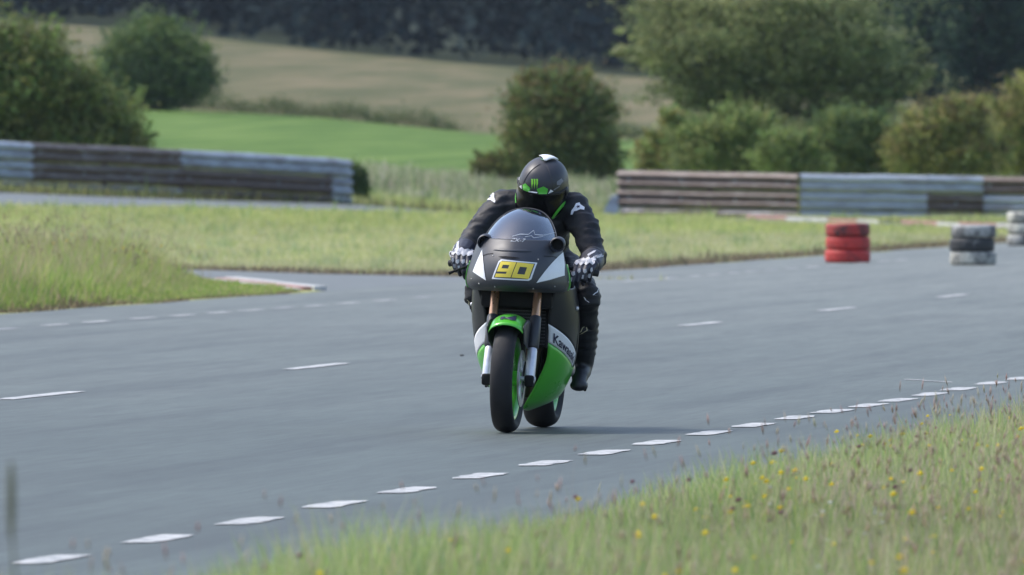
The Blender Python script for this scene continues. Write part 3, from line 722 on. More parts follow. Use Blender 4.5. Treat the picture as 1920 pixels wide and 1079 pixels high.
S_, Ru, Mi, Rr = M_silver, M_rusty, M_mixed, M_redrust
lj = [at_col(X, d) for X, d in [(-500, 268.5), (-225, 272), (55, 276), (333, 280.5), (617, 285)]]
for p, z in zip(lj, (1.02, .87, .70, .56, .375)): p.z = z - .02
bl = barrier('crash_barrier', 'long rusty three beam steel barrier on the left, ending left of the rider', lj + [at_col(654, 285.6) * 1.0],
     [[S_, S_, Ru, S_, S_], [S_, S_, Ru, Rr, S_], [S_, Mi, Mi, Rr, S_]])
lastp = at_col(654, 285.6)
rj = [at_col(X, d) for X, d in [(1162, 291), (1500, 288), (1737, 288.5), (1844, 289), (2080, 288), (2400, 285)]]
for p, z in zip(rj, (.07, 0, -.04, -.06, -.09, -.1)): p.z = z
br = barrier('crash_barrier', 'three beam steel barrier on the right, rusty at its left end', rj,
     [[Ru, S_, S_, Ru, S_], [Ru, S_, Ru, S_, S_], [Mi, S_, Mi, S_, S_]])
# turned down end sheet of the right barrier
e0 = Vector((-.42, -.05, 0)); v = []
for i in range(9):
    t = i / 8; w = .16 + .04 * t; c = Vector((-.44 + .40 * t, -.06 - .02 * math.sin(t * 3), .04 + .50 * math.sin(t * math.pi / 2) ** .9 - .12 * t))
    v += [(c.x, c.y - .10, c.z - .02), (c.x + .03, c.y - .12, c.z + .10), (c.x + .02, c.y + .06, c.z + .14)]
v2 = [(a, b_ + .01, c - .012) for a, b_, c in v]
f = [(3 * i + j, 3 * i + j + 1, 3 * i + j + 4, 3 * i + j + 3) for i in range(8) for j in range(2)]
m = MB(); m.add([(-.42, -.14, -.02), (-.30, -.14, .22), (-.20, -.13, .40), (-.02, -.10, .46), (-.02, -.10, .05), (-.05, -.13, -.02), (-.40, .05, -.02), (-.28, .05, .22), (-.18, .05, .42), (-.02, .04, .48), (-.02, .04, .05), (-.05, .05, -.02)],
      [(0, 1, 2, 3, 4, 5), (11, 10, 9, 8, 7, 6), (0, 6, 7, 1), (1, 7, 8, 2), (2, 8, 9, 3), (3, 9, 10, 4), (4, 10, 11, 5), (5, 11, 6, 0)])
m.build('end_sheet', M_silver, br, smooth=False)

# ------------------------------------------------------------------ kerbs
M_kr = paint('kerb_red', (.33, .18, .16), .75, var=.3, scale=5); M_kw = paint('kerb_white', (.42, .42, .41), .75, var=.25, scale=5)
root = empty('track_kerb', flat_pt(500, 538)); tag(root, 'low red and white striped kerb at the tip of the left grass island', 'kerb')
def slab(pts, z0, z1, mat, name, parent, org):
    n = len(pts); v = [(p[0] - org.x, p[1] - org.y, z0) for p in pts] + [(p[0] - org.x, p[1] - org.y, z1) for p in pts]
    f = [tuple(range(n, 2 * n)), tuple(range(n - 1, -1, -1))] + [(i, (i + 1) % n, n + (i + 1) % n, n + i) for i in range(n)]
    o = obj(name, v, f, mat, parent)
    bm = bmesh.new(); bm.from_mesh(o.data); bmesh.ops.recalc_face_normals(bm, faces=bm.faces); bm.to_mesh(o.data); bm.free(); return o
ka, kb = flat_pt(412, 527.5), flat_pt(582, 545.5); kt = (kb - ka).normalized(); kn = Vector((kt.y, -kt.x, 0));
if kn.x < 0: kn = -kn
def ks(a, b_, o0, o1, z, mat):
    L = (kb - ka).length; slab([(ka + kt * (a * L) + kn * o0), (ka + kt * (a * L) + kn * o1), (ka + kt * (b_ * L) + kn * o1), (ka + kt * (b_ * L) + kn * o0)], -.02, z, mat, 'kerb_block', root, root.location)
ks(-.35, -.02, -.20, -.05, .03, M_kr)
ks(0, .32, -.20, -.05, .03, M_kw); ks(.325, .62, -.20, -.05, .03, M_kw); ks(.625, .95, -.20, -.05, .022, M_kw)
ks(-.02, .45, -.045, .055, .038, M_kr); ks(.455, .96, -.045, .055, .038, M_kr)
ks(.0, .48, .06, .22, .052, M_kw); ks(.485, .98, .06, .20, .048, M_kw)
root = empty('track_kerb', at_col(1640, 264)); tag(root, 'far red and white kerb along the track before the right barrier', 'kerb')
KX = [(1400, 1470, 414, 'r'), (1474, 1545, 418, 'w'), (1549, 1600, 420.5, 'r'), (1604, 1640, 422, 'w'), (1690, 1752, 424.5, 'r'), (1756, 1792, 428, 'w'), (1796, 1860, 428.5, 'r'), (1866, 1925, 430.5, 'w'), (1930, 1990, 433, 'r')]
for a, b_, Y, c in KX:
    p, q = flat_pt(a, Y - 1.2), flat_pt(b_, Y + 1.2); w = Vector((.05, -.9, 0))
    slab([p, q, q + w, p + w], -.02, .115, M_kr if c == 'r' else M_kw, 'kerb_block', root, root.location)

# ------------------------------------------------------------------ tyre stacks
def tyre_mat(name, col, worn, amount):
    m, nt, b = new_mat(name)
    f = noise_fac(nt, 5.5, 8, .72); g = noise_fac(nt, 22, 5, .6)
    mask = ramp(nt, f, [(max(.02, amount - .09), (1, 1, 1)), (min(.98, amount + .09), (0, 0, 0))])
    nt.links.new(mixc(nt, mask, ramp(nt, g, [(.3, tuple(c * .8 for c in col)), (.7, tuple(c * 1.1 for c in col))]), worn), b.inputs['Base Color'])
    b.inputs['Roughness'].default_value = .6; bump(nt, b, g, .4, .01)
    return m
TM = {'red': tyre_mat('red_paint_tyre', (.46, .035, .03), (.10, .02, .022), .40), 'redworn': tyre_mat('worn_red_paint_tyre', (.40, .035, .03), (.04, .022, .025), .48),
      'white': tyre_mat('white_paint_tyre', (.50, .49, .43), (.10, .10, .10), .47), 'black': tyre_mat('bare_tyre_white_flakes', (.45, .45, .43), (.022, .024, .027), .70), 'grey': tyre_mat('grey_paint_tyre', (.36, .36, .34), (.09, .09, .09), .52)}
def car_tyre(p, z, r, w, mat, label, group):
    prof = [(-w * .42, r * .60), (-w * .5, r * .74), (-w * .5, r * .86), (-w * .44, r * .955), (-w * .34, r), (-w * .20, r * 1.0), (-w * .18, r * .985), (-w * .15, r * .985), (-w * .13, r * 1.005), (w * .13, r * 1.005), (w * .15, r * .985), (w * .18, r * .985), (w * .20, r), (w * .34, r), (w * .44, r * .955), (w * .5, r * .86), (w * .5, r * .74), (w * .42, r * .60), (w * .36, r * .62), (w * .30, r * .9), (-w * .30, r * .9), (-w * .36, r * .62)]
    o = MB().lathe_x(prof, 40).build('car_tyre', mat, None, angle=40)
    o.data.transform(Matrix.Rotation(R(90), 4, 'Y'))
    o.location = (p.x + random.uniform(-.012, .012), p.y + random.uniform(-.01, .01), z + w / 2 + .009); o.rotation_euler = (R(random.uniform(-.8, .8)), R(random.uniform(-.8, .8)), random.uniform(0, 6))
    tag(o, label, 'tyre', group); return o
for (X, Y, r, g, rows) in [
    (1589, 494, .303, 'red painted tyres stacked by the far road edge', [('red', 'bottom bright red tyre of the red stack'), ('red', 'middle bright red tyre of the red stack'), ('redworn', 'top tyre of the red stack, its red paint worn dark')]),
    (1824, 498.5, .302, 'grey and black tyres stacked right of the red stack', [('white', 'bottom whitish tyre under the black one, right of the red stack'), ('black', 'black tyre with white flakes between two whitish tyres'), ('grey', 'top grey tyre resting on the black flaked tyre')]),
    (1924, 462, .30, 'white tyres stacked at the right picture edge', [('grey', 'bottom dirty white tyre of the stack at the right picture edge'), ('white', 'middle white tyre of the stack at the right picture edge'), ('white', 'top white tyre of the stack at the right picture edge')])]:
    p = flat_pt(X, Y)
    for i, (c, lab) in enumerate(rows): car_tyre(p, i * .178, r * (1.0 if i else 1.02), .177, TM[c], lab, g)
# ------------------------------------------------------------------ motorcycle (local frame: x to its left = picture right, y rearwards, z up; origin under the front wheel)
BX, BD, YAW, LEAN = -.033, 71.5, R(8.2), R(2.1)
B_ROT = (Matrix.Rotation(-YAW, 3, 'Z') @ Matrix.Rotation(LEAN, 3, 'Y')).to_euler()
def loc(X, Y, y):
    """where a point of the photo lies on the machine, at depth y behind the front axle"""
    s = FPX / (BD + y); z = HCAM - (Y - YH) / s; x = ((X - 960) / s - BX - y * math.sin(YAW)) / math.cos(YAW)
    return (x * math.cos(LEAN) - z * math.sin(LEAN), x * math.sin(LEAN) + z * math.cos(LEAN))
bike = empty('motorcycle', (BX, BD, .009), B_ROT)
tag(bike, 'black and green racing motorcycle, number 90 on its nose, ridden towards the viewer', 'motorcycle')

M_black = paint('satin_black', (.028, .030, .036), .42, var=.15, spec=.5)
M_nose = paint('nose_charcoal', (.030, .033, .043), .46, var=.10, scale=6)
M_gloss = paint('gloss_black', (.018, .019, .021), .38, var=.1, spec=.35)
M_green = paint('lime_green', (.075, .42, .035), .30, var=.08, scale=5, coat=.4)
M_white = paint('white_panel', (.72, .73, .76), .35, var=.06, scale=8)
M_yel = paint('number_yellow', (.78, .60, .06), .45, var=.05)
M_copper = paint('fork_copper', (.62, .36, .22), .30, metal=.75, var=.1, scale=20)
M_alu = paint('aluminium', (.62, .62, .66), .38, metal=.55, var=.1, scale=25)
M_disc = paint('disc_steel', (.42, .40, .39), .32, metal=.8, var=.15, scale=30)
M_tyre = paint('tyre_rubber', (.013, .013, .015), .7, var=.25, scale=18, bmp=.2, spec=.3)
M_mech = paint('engine_black', (.009, .009, .010), .65, var=.3, scale=20, spec=.15)
M_strk = paint('screen_print', (.30, .34, .40), .5)
M_edge = paint('screen_edge_rubber', (.05, .055, .065), .5)
M_lett = paint('screen_lettering', (.45, .48, .52), .5)
M_ink = paint('blue_black_ink', (.012, .014, .05), .5, var=.1)
# smoked windscreen
M_scr, nt, b = new_mat('smoked_screen')
tr = nt.nodes.new('ShaderNodeBsdfTransparent'); tr.inputs[0].default_value = (.40, .45, .60, 1)
gl = nt.nodes.new('ShaderNodeBsdfGlossy'); gl.inputs['Roughness'].default_value = .06; gl.inputs[0].default_value = (.9, .93, 1, 1)
fr = nt.nodes.new('ShaderNodeFresnel'); fr.inputs[0].default_value = 1.8
ml = node(nt, 'ShaderNodeMath', operation='MULTIPLY_ADD'); ml.inputs[1].default_value = .95; ml.inputs[2].default_value = .085
nt.links.new(fr.outputs[0], ml.inputs[0]); mx = nt.nodes.new('ShaderNodeMixShader')
nt.links.new(ml.outputs[0], mx.inputs[0]); nt.links.new(tr.outputs[0], mx.inputs[1]); nt.links.new(gl.outputs[0], mx.inputs[2])
nt.links.new(mx.outputs[0], nt.nodes['Material Output'].inputs[0])

def wheel(name, c, r, hw, rim_r, front):
    w = empty(name, (0, 0, 0)); w.parent = bike
    prof = []
    for k in range(15):
        a = -math.pi / 2 + math.pi * k / 14
        prof.append((hw * math.sin(a) * (1 if abs(math.sin(a)) > .9 else 1), r - hw * .62 * (1 - math.cos(a)) ** 1.0))
    sw = [(hw * .98, r - hw * .75), (hw * .80, rim_r + .012), (hw * .68, rim_r)]
    prof = [(-x, q) for x, q in sw[::-1]] + prof + sw
    MB().lathe_x(prof, 64, c, closed=True).build('tyre', M_tyre, w, angle=60)
    rw = hw * .72
    MB().lathe_x([(-rw, rim_r + .012), (-rw, rim_r - .006), (-rw * .82, rim_r - .020), (-rw * .5, rim_r - .034), (rw * .5, rim_r - .034), (rw * .82, rim_r - .020), (rw, rim_r - .006), (rw, rim_r + .012), (rw * .8, rim_r + .004), (0, rim_r - .018), (-rw * .8, rim_r + .004)], 64, c).build('rim', M_green, w, angle=50)
    for k in range(3):
        a0 = 2 * math.pi * k / 3 + .6; m = MB()
        for q in (-.16, .16):
            v0 = Vector((0, math.cos(a0), math.sin(a0))) * .03; v1 = Vector((0, math.cos(a0 + q), math.sin(a0 + q))) * (rim_r - .025)
            m.tube([Vector(c) + v0, Vector(c) + v1], [.022, .016], 8)
        m.build('spoke', M_green, w)
    MB().tube([(c[0] - .055, c[1], c[2]), (c[0] + .055, c[1], c[2])], .042, 20).build('hub', M_green, w)
    for sd in ((-1, 1) if front else (1,)):
        rd = .155 if front else .11; xx = c[0] + sd * (.074 if front else .10)
        MB().lathe_x([(xx - .0025, rd), (xx + .0025, rd), (xx + .0025, rd - .036), (xx - .0025, rd - .036)], 48, (0, c[1], c[2])).build('brake_disc', M_disc, w, angle=30)
        m = MB().lathe_x([(xx - .002 - sd * .004, .06), (xx + .002 - sd * .004, .06), (xx + .002 - sd * .004, .04), (xx - .002 - sd * .004, .04)], 32, (0, c[1], c[2]))
        for k in range(8):
            a = 2 * math.pi * k / 8
            m.tube([(xx - sd * .004, c[1] + .05 * math.cos(a), c[2] + .05 * math.sin(a)), (xx - sd * .002, c[1] + (rd - .03) * math.cos(a + .12), c[2] + (rd - .03) * math.sin(a + .12))], .006, 6)
        m.build('disc_carrier', M_alu if front else M_mech, w)
    return w
wheel('front_wheel', (0, 0, .300), .300, .062, .222, True)
wheel('rear_wheel', (0, 1.40, .312), .312, .088, .222, False)

# fork
FU = Vector((0, math.sin(R(24)), math.cos(R(24))))
for sd in (-1, 1):
    A = Vector((sd * .118, 0.012, .300)); P_ = lambda t: A + FU * t
    MB().tube([P_(.10), P_(.54)], .0235, 18).build('fork_tube', M_copper, bike)
    MB().tube([P_(-.035), P_(-.02), P_(.165), P_(.18)], [.022, .029, .027, .024], 18).build('fork_slider', M_alu, bike)
    MB().box(A + Vector((0, .0, -.012)), (.026, .036, .032), .012).build('axle_clamp', M_mech, bike)
    m = MB().tube([P_(.178), P_(.19), P_(.36), P_(.37)], [.026, .034, .032, .026], 16); m.build('fork_bracket', M_black, bike)
    MB().box(A + Vector((-sd * .028, .105, .03)), (.030, .038, .055), .012, Matrix.Rotation(R(-24), 4, 'X')).build('brake_caliper', M_gloss, bike)
    MB().tube([A + Vector((-sd * .0, .09, .08)), P_(.25) + Vector((sd * .03, .03, 0)), P_(.42) + Vector((sd * .02, .02, 0)), P_(.52)], .0055, 6).build('brake_hose', M_mech, bike)
MB().tube([(-.15, 0.012, .30), (.15, 0.012, .30)], .013, 14).build('axle', M_alu, bike)
MB().box(A * 0 + Vector((0, .235, .795)), (.15, .035, .018), .01).build('lower_clamp', M_mech, bike)
MB().box(Vector((0, .315, .985)), (.14, .035, .015), .01).build('upper_clamp', M_mech, bike)

# front mudguard: green crown, dark side skirts
def mud(th, u, r=.352, hw=.098):
    """th from the top, forwards positive; u across -1..1"""
    a = u * R(78); x = hw * math.sin(a); dr = -.055 * (1 - math.cos(a)) / (1 - math.cos(R(78)))
    return (x, -(r + dr) * math.sin(th), .30 + (r + dr) * math.cos(th))
def grid(fn, us, ts): 
    v = [fn(t, u) for t in ts for u in us]; n = len(us)
    return v, [(i * n + k, i * n + k + 1, (i + 1) * n + k + 1, (i + 1) * n + k) for i in range(len(ts) - 1) for k in range(n - 1)]
def solid(o, t=.004):
    m = o.modifiers.new('thick', 'SOLIDIFY'); m.thickness = t; m.offset = -1; return o
v, f = grid(lambda t, u: mud(t, u), np.linspace(-1, 1, 21), np.linspace(R(33), R(-62), 22))
fender = solid(obj('front_mudguard', v, f, M_green, bike, True))
for sd in (-1, 1):
    v, f = grid(lambda t, u: (sd * (.1005 - .004 * u), -(.318 - u * (.10 + .07 * math.cos(t * 1.6 + .35))) * math.sin(t), .30 + (.318 - u * (.06 + .09 * math.cos(t * 1.6 + .35))) * math.cos(t)), np.linspace(-.02, 1, 8), np.linspace(R(30), R(-50), 16))
    solid(obj('mudguard_skirt', v, f, M_black, bike, True), .005)
fb = bvh_of(fender)
fx = lambda px, py: loc(px, py, -.12)
decal('emblem', [[fx(938.5, 598), fx(947, 597.5), fx(944.5, 603), fx(938, 603)], [fx(946.5, 600), fx(966, 596.5), fx(963, 599.3), fx(957.5, 600.3), fx(967.5, 605), fx(961, 604.6), fx(953, 602.2), fx(947, 602.2)]], fb, M_ink, fender, .003, 2)

# nose fairing
NROW = [(.772, .250, -.005, .26), (.785, .272, -.05, .255), (.80, .281, -.085, .25), (.83, .286, -.102, .245), (.88, .279, -.100, .24), (.93, .265, -.085, .24), (.98, .250, -.055, .25), (1.02, .238, -.02, .26), (1.06, .222, .025, .28)]
SROW = [(.995, .214, -.045, .25), (1.04, .206, .010, .28), (1.08, .190, .065, .32), (1.12, .171, .130, .37), (1.16, .145, .205, .42), (1.19, .114, .280, .46), (1.21, .082, .345, .485), (1.222, .047, .400, .495), (1.227, .012, .440, .50)]
def cr(tab, t):
    """Catmull-Rom through table rows, t in row units"""
    i = min(max(int(t), 0), len(tab) - 2); u = t - i
    p = [np.array(tab[min(max(i + k, 0), len(tab) - 1)], float) for k in (-1, 0, 1, 2)]
    return .5 * (2 * p[1] + (p[2] - p[0]) * u + (2 * p[0] - 5 * p[1] + 4 * p[2] - p[3]) * u * u + (3 * p[1] - p[0] - 3 * p[2] + p[3]) * u ** 3)
def shell(tab, t, a, grow=0, pw=1.75):
    z, w, yc, ys = cr(tab, t); c, s = math.cos(a), math.sin(a)
    u = a / (math.pi / 2); return ((w + grow) * u * (1.12 - .12 * u * u), yc - grow + (ys - yc + grow) * (.72 * abs(u) ** pw + .28 * u ** 6), z)
AA = np.linspace(-math.pi / 2, math.pi / 2, 49)
v, f = grid(lambda t, a: shell(NROW, t, a), AA, np.linspace(0, len(NROW) - 1, 40))
nose = solid(obj('nose_fairing', v, f, M_nose, bike, True), .005)
v, f = grid(lambda t, a: shell(SROW, t, a, .004, 2.0), AA, np.linspace(.9, len(SROW) - 1, 36))
screen = solid(obj('windscreen', v, f, M_scr, bike, True), .003)
v, f = grid(lambda t, a: shell(SROW, t, a, .001, 2.0), AA, np.linspace(0, 1.6, 8))
solid(obj('screen_base', v, f, M_nose, bike, True), .003)
MB().tube([Vector(shell(SROW, t, a, .005, 2.0)) for t, a in [(q, -math.pi / 2) for q in np.linspace(2, 8, 16)] + [(q, math.pi / 2) for q in np.linspace(8, 2, 16)]], .0032, 6).build('screen_edge', M_edge, screen)
# dark inner panel and bulkhead behind the nose
MB().box((0, .24, .765), (.20, .03, .085), .02).build('inner_panel', M_mech, bike)
MB().box((0, .26, 1.00), (.12, .02, .07), .02).build('instrument_panel', M_mech, bike)
# ram air ducts
for sd, (px, py) in ((-1, (906, 458)), (1, (1042, 463))):
    x, z = loc(px, py, .06); y0 = .11
    MB().lathe_x([(-.004, .037), (.0, .041), (.025, .043), (.07, .038), (.14, .022), (.14, .010), (.06, .030), (.02, .033), (.0, .034)], 28).build('air_duct', M_nose, bike, angle=70)
    d_ = bike.children[-1] if False else bpy.data.objects[[o.name for o in bpy.data.objects if o.name.startswith('air_duct')][-1]]
    d_.data.transform(Matrix.Translation((x, y0, z)) @ Matrix.Rotation(R(8), 4, 'X') @ Matrix.Rotation(R(90), 4, 'Z'))
    q = MB().tube([(x, y0 + .035, z), (x, y0 + .05, z)], .034, 20).build('duct_gauze', M_mech, d_)
nb = bvh_of(nose)
nl = lambda px, py: loc(px, py, -.06)
for nm, pts in (('white_flash', [(902, 472), (884.5, 513), (898, 520), (915, 529), (909, 500)]), ('white_flash', [(1044.5, 477), (1008, 533.5), (1030, 528), (1050.5, 520.5), (1049, 500)])):
    decal(nm, [[loc(px, py, .02) for px, py in pts]], nb, M_white, nose, .003, 3)
# number plate on the nose: white rim, dark field, yellow blocks
def plate(u, v):                                    # u across, v down, 0..1
    a, b_, c, d = (935, 490), (1003, 496.5), (993, 530.5), (921, 526.5)
    x = (a[0] * (1 - u) + b_[0] * u) * (1 - v) + (d[0] * (1 - u) + c[0] * u) * v; y = (a[1] * (1 - u) + b_[1] * u) * (1 - v) + (d[1] * (1 - u) + c[1] * u) * v
    return loc(x, y + 1.2 * math.sin(math.pi * u) * -1, -.10)
def rect(u0, v0, u1, v1, ch=0): 
    if ch: return [plate(*p) for p in [(u0 + ch, v0), (u1, v0), (u1, v1 - ch * 2), (u1 - ch, v1), (u0, v1), (u0, v0 + ch * 2)]]
    return [plate(*p) for p in [(u0, v0), ((u0 + u1) / 2, v0), (u1, v0), (u1, v1), ((u0 + u1) / 2, v1), (u0, v1)]]
npl = decal('number_plate', [rect(0, 0, 1, 1, .05)], nb, M_white, nose, .0025, 3)
decal('plate_field', [rect(.045, .07, .955, .93, .05)], nb, M_black, npl, .004, 3)
g = .006
blocks = [rect(.075, .11, .49, .28), rect(.075, .28, .17, .46), rect(.345, .28, .49, .46), rect(.075, .46, .49, .62), rect(.345, .62, .49, .73), rect(.075, .73, .49, .90),
          rect(.51, .11, .93, .32), rect(.51, .32, .62, .70), rect(.80, .32, .93, .70), rect(.51, .70, .93, .90)]
digits = decal('number_digits', blocks, nb, M_yel, npl, .0055, 2)
tag(digits, 'yellow block number 90')
decal('intake_slot', [[loc(px, py, -.03) for px, py in [(935, 484.5), (950, 484), (965, 485.5), (977, 488), (962, 488.5), (945, 487)]]], nb, M_mech, nose, .003, 2)
for px_, py_ in [(879, 527), (897, 535.5), (930, 541), (1000, 544.5), (1035, 541), (1054, 533), (925, 483), (1008, 490)]:
    x, z = loc(px_, py_, -.02); hit, nr, _, _ = nb.ray_cast(Vector((x, -3, z)), Vector((0, 1, 0)))
    if hit: MB().ball(hit, (.0045, .0035, .0045), 10, 6).build('fastener', M_disc, nose)
seam = [(884, 506), (892, 492), (902, 484), (913, 480), (925, 479)]; seam2 = [(1056, 512), (1051, 498), (1043, 489), (1030, 485), (1016, 484)]
for q_ in (seam, seam2):
    decal('panel_seam', [[loc(a, b_ - .6, -.02), loc(c, d - .6, -.02), loc(c, d + .6, -.02), loc(a, b_ + .6, -.02)] for (a, b_), (c, d) in zip(q_[:-1], q_[1:])], nb, M_mech, nose, .0022, 1)
# screen lettering: small ZX-7 and a long star stroke
sb_ = bvh_of(screen, nose)
tv, tf = text_mesh('ZX-7', .0)
def film_text(name, tv, tf, fn, bvh, mat, parent, off):
    out = []
    for a, b_ in tv:
        x, z = fn(a, b_); hit, nr, _, _ = bvh.ray_cast(Vector((x, -3, z)), Vector((0, 1, 0)))
        if hit is None: hit, nr, _, _ = bvh.find_nearest(Vector((x, .5, z)))
        if nr.y > 0: nr = -nr
        out.append(hit + nr * off)
    return obj(name, out, tf, mat, parent)
film_text('model_lettering', tv, tf, lambda a, b_: loc(957.5 + 26 * a + 1.5 * b_, 456.5 - 6 * b_ + 1.5 * a, .03), sb_, M_lett, screen, .002)
stroke = [(962, 447), (975, 443), (990, 443.5), (997, 436), (1001, 444), (1014, 445), (1028, 440.5)]
polys = []
for (a, b_), (c, d) in zip(stroke[:-1], stroke[1:]):
    polys.append([loc(a, b_ - .7, .08), loc(c, d - .7, .08), loc(c, d + .7, .08), loc(a, b_ + .7, .08)])
stroke2 = [(985, 448), (996, 446), (1000, 450), (1012, 448), (1028, 440.5)]
for (a, b_), (c, d) in zip(stroke2[:-1], stroke2[1:]):
    polys.append([loc(a, b_ - .5, .08), loc(c, d - .5, .08), loc(c, d + .5, .08), loc(a, b_ + .5, .08)])
decal('screen_print', polys, sb_, M_strk, screen, .002, 1)

# side fairings: green belly, white name band, black upper panel
FF = [(.012, .52, .122), (.045, .47, .17), (.100, .43, .27), (.155, .39, .40), (.168, .34, .53), (.176, .27, .66), (.215, .20, .80)]
FM = [(.03, .75, .112), (.15, .72, .17), (.215, .66, .27), (.262, .62, .40), (.283, .58, .54), (.287, .52, .67), (.272, .45, .80)]
FR = [(.05, 1.0, .16), (.14, 1.0, .21), (.20, 1.0, .30), (.235, .95, .42), (.25, .90, .56), (.255, .80, .70), (.25, .75, .83)]
def S(u, t, sd, off=0):
    def q(u, t):
        a, m, r = cr(FF, t), cr(FM, t), cr(FR, t)
        return a * (1 - u) * (1 - 2 * u) + 4 * m * u * (1 - u) + r * u * (2 * u - 1)
    p = q(u, t)
    if off:
        e = .02; du = q(min(u + e, 1), t) - q(max(u - e, 0), t); dt = q(u, min(t + e, 6)) - q(u, max(t - e, 0))
        nn = np.cross(du, dt); nn /= np.linalg.norm(nn) + 1e-9
        if nn[0] < 0: nn = -nn
        p = p + nn * off
    return (sd * p[0], p[1], p[2])
tg = lambda u: 3.72 - .95 * min(u, .62) / .55
tw = lambda u: 4.55 - 1.15 * u / .55
for sd in (-1, 1):
    side_f = empty('side_fairing'); side_f.parent = bike
    us = np.linspace(0, 1, 25)
    v, f = grid(lambda k, u: S(u, k * tg(u), sd), us, np.linspace(0, 1, 20)); bel = solid(obj('belly_panel', v, f, M_green, side_f, True), .004)
    us2 = np.linspace(0, .62, 16)
    v, f = grid(lambda k, u: S(u, tg(u) + .02 + k * (max(tw(u), tg(u) + .3) - tg(u) - .04), sd, .001), us2, np.linspace(0, 1, 8)); band = solid(obj('name_band', v, f, M_white, side_f, True), .004)
    top0 = lambda u: (max(tw(u), tg(u) + .3) if u <= .62 else tg(u))
    us3 = np.concatenate([np.linspace(0, .62, 16), np.linspace(.6201, 1, 10)])
    v, f = grid(lambda k, u: S(u, top0(u) + k * (6 - top0(u)), sd), us3, np.linspace(0, 1, 18)); solid(obj('upper_panel', v, f, M_gloss, side_f, True), .004)
    tv, tf = text_mesh('Kawasaki', .02)
    # reads front to back on the machine's left side, back to front on its right
    vv = [S(.06 + .50 * (a if sd > 0 else 1 - a), tg(.06 + .50 * (a if sd > 0 else 1 - a)) + (.14 + .52 * b_) * max(.3, tw(.06 + .5 * (a if sd > 0 else 1 - a)) - tg(.06 + .5 * (a if sd > 0 else 1 - a))), sd, .004) for a, b_ in tv]
    obj('lettering', vv, tf, M_ink, band)
    # green edging strip between nose and side panel
    v, f = grid(lambda t, k: (sd * (cr(NROW, t)[1] + .002), cr(NROW, t)[3] + .002 + .05 * k, cr(NROW, t)[0]), np.linspace(0, 1, 3), np.linspace(1, 5, 10)); solid(obj('edge_strip', v, f, M_green, side_f, True), .004)
    # bright seam with fasteners near the crash cover
    MB().ball(S(.55, 5.1, sd, .004), (.010, .012, .012), 10, 7).build('fastener', M_alu, side_f)
    MB().ball(S(.80, 2.5, sd, -.012), (.022, .05, .045), 14, 9).build('engine_cover', M_disc, side_f)
# engine, radiator, tank, seat, tail, rear end
m = MB().box((0, .335, .60), (.165, .022, .135), .012, None); rad = m.build('radiator', M_mech, bike)
m = MB()
for k in range(14): m.box((0, .310, .485 + k * .018), (.150, .004, .003))
tag(m.build('radiator_fins', M_black, rad), kind='stuff')
MB().box((0, .72, .48), (.135, .22, .22), .06).build('engine_block', M_mech, bike)
m = MB()
for x in (-.11, -.045, .045, .11): m.tube([(x, .48, .62), (x, .42, .52), (x * .7, .47, .34), (x * .4, .60, .20), (x * .3, .80, .19)], .019, 10)
tag(m.build('exhaust_headers', paint('header_steel', (.12, .09, .07), .5, metal=.6), bike), kind='stuff')
MB().tube([(-.05, .85, .2), (-.14, 1.10, .28), (-.21, 1.30, .42), (-.22, 1.65, .52)], [.025, .03, .055, .055], 16).build('silencer', M_disc, bike)
for sd in (-1, 1):
    MB().tube([(sd * .07, .32, .93), (sd * .20, .50, .86), (sd * .20, .85, .62), (sd * .17, 1.0, .45)], [.03, .045, .045, .04], 8).build('frame_spar', M_mech, bike)
    MB().tube([(sd * .13, 1.0, .42), (sd * .125, 1.2, .38), (sd * .125, 1.42, .315)], [.03, .028, .022], 8).build('swingarm', M_disc, bike)
    MB().tube([(sd * .18, 1.03, .335), (sd * .295, 1.03, .315)], .012, 8).build('footpeg', M_alu, bike)
    MB().box((sd * .20, 1.08, .39), (.012, .05, .07), .01).build('heel_plate', M_disc, bike)
    # clip-on bars, grips, levers
    hz = -.030 if sd > 0 else -.005; MB().tube([(sd * .12, .33, .955 + hz), (sd * .25, .395, .940 + hz), (sd * .405, .455, .915 + hz)], .0125, 10).build('handlebar', M_mech, bike)
    MB().tube([(sd * .285, .41, .934 + hz), (sd * .415, .459, .913 + hz)], .0185, 12).build('grip', M_rub, bike)
    MB().tube([(-.25, .36, .925), (-.30, .315, .895), (-.365, .300, .868), (-.392, .300, .855)] if sd < 0 else [(.25, .37, .90), (.29, .355, .865), (.345, .355, .84), (.365, .355, .835)], [.009, .007, .0065, .010], 8).build('lever', M_mech, bike)
MB().box((0, 1.42, .312), (.14, .02, .018), .008).build('rear_axle', M_alu, bike)
MB().ball((0, .72, .92), (.165, .27, .125), 28, 18).build('fuel_tank', M_gloss, bike)
MB().ball((0, 1.12, .83), (.14, .24, .055), 24, 14).build('seat', M_mech, bike)
MB().tube([(0, 1.20, .80), (0, 1.40, .86), (0, 1.62, .93), (0, 1.72, .95)], [.10, .13, .09, .03], 20).build('tail_unit', M_green, bike)
v, f = grid(lambda t, u: (.10 * math.sin(u * 1.3), 1.40 - .335 * math.sin(t), .312 + (.335 - .03 * (1 - math.cos(u * 1.3))) * math.cos(t)), np.linspace(-1, 1, 9), np.linspace(R(50), R(-30), 14))
solid(obj('rear_hugger', v, f, M_mech, bike, True))

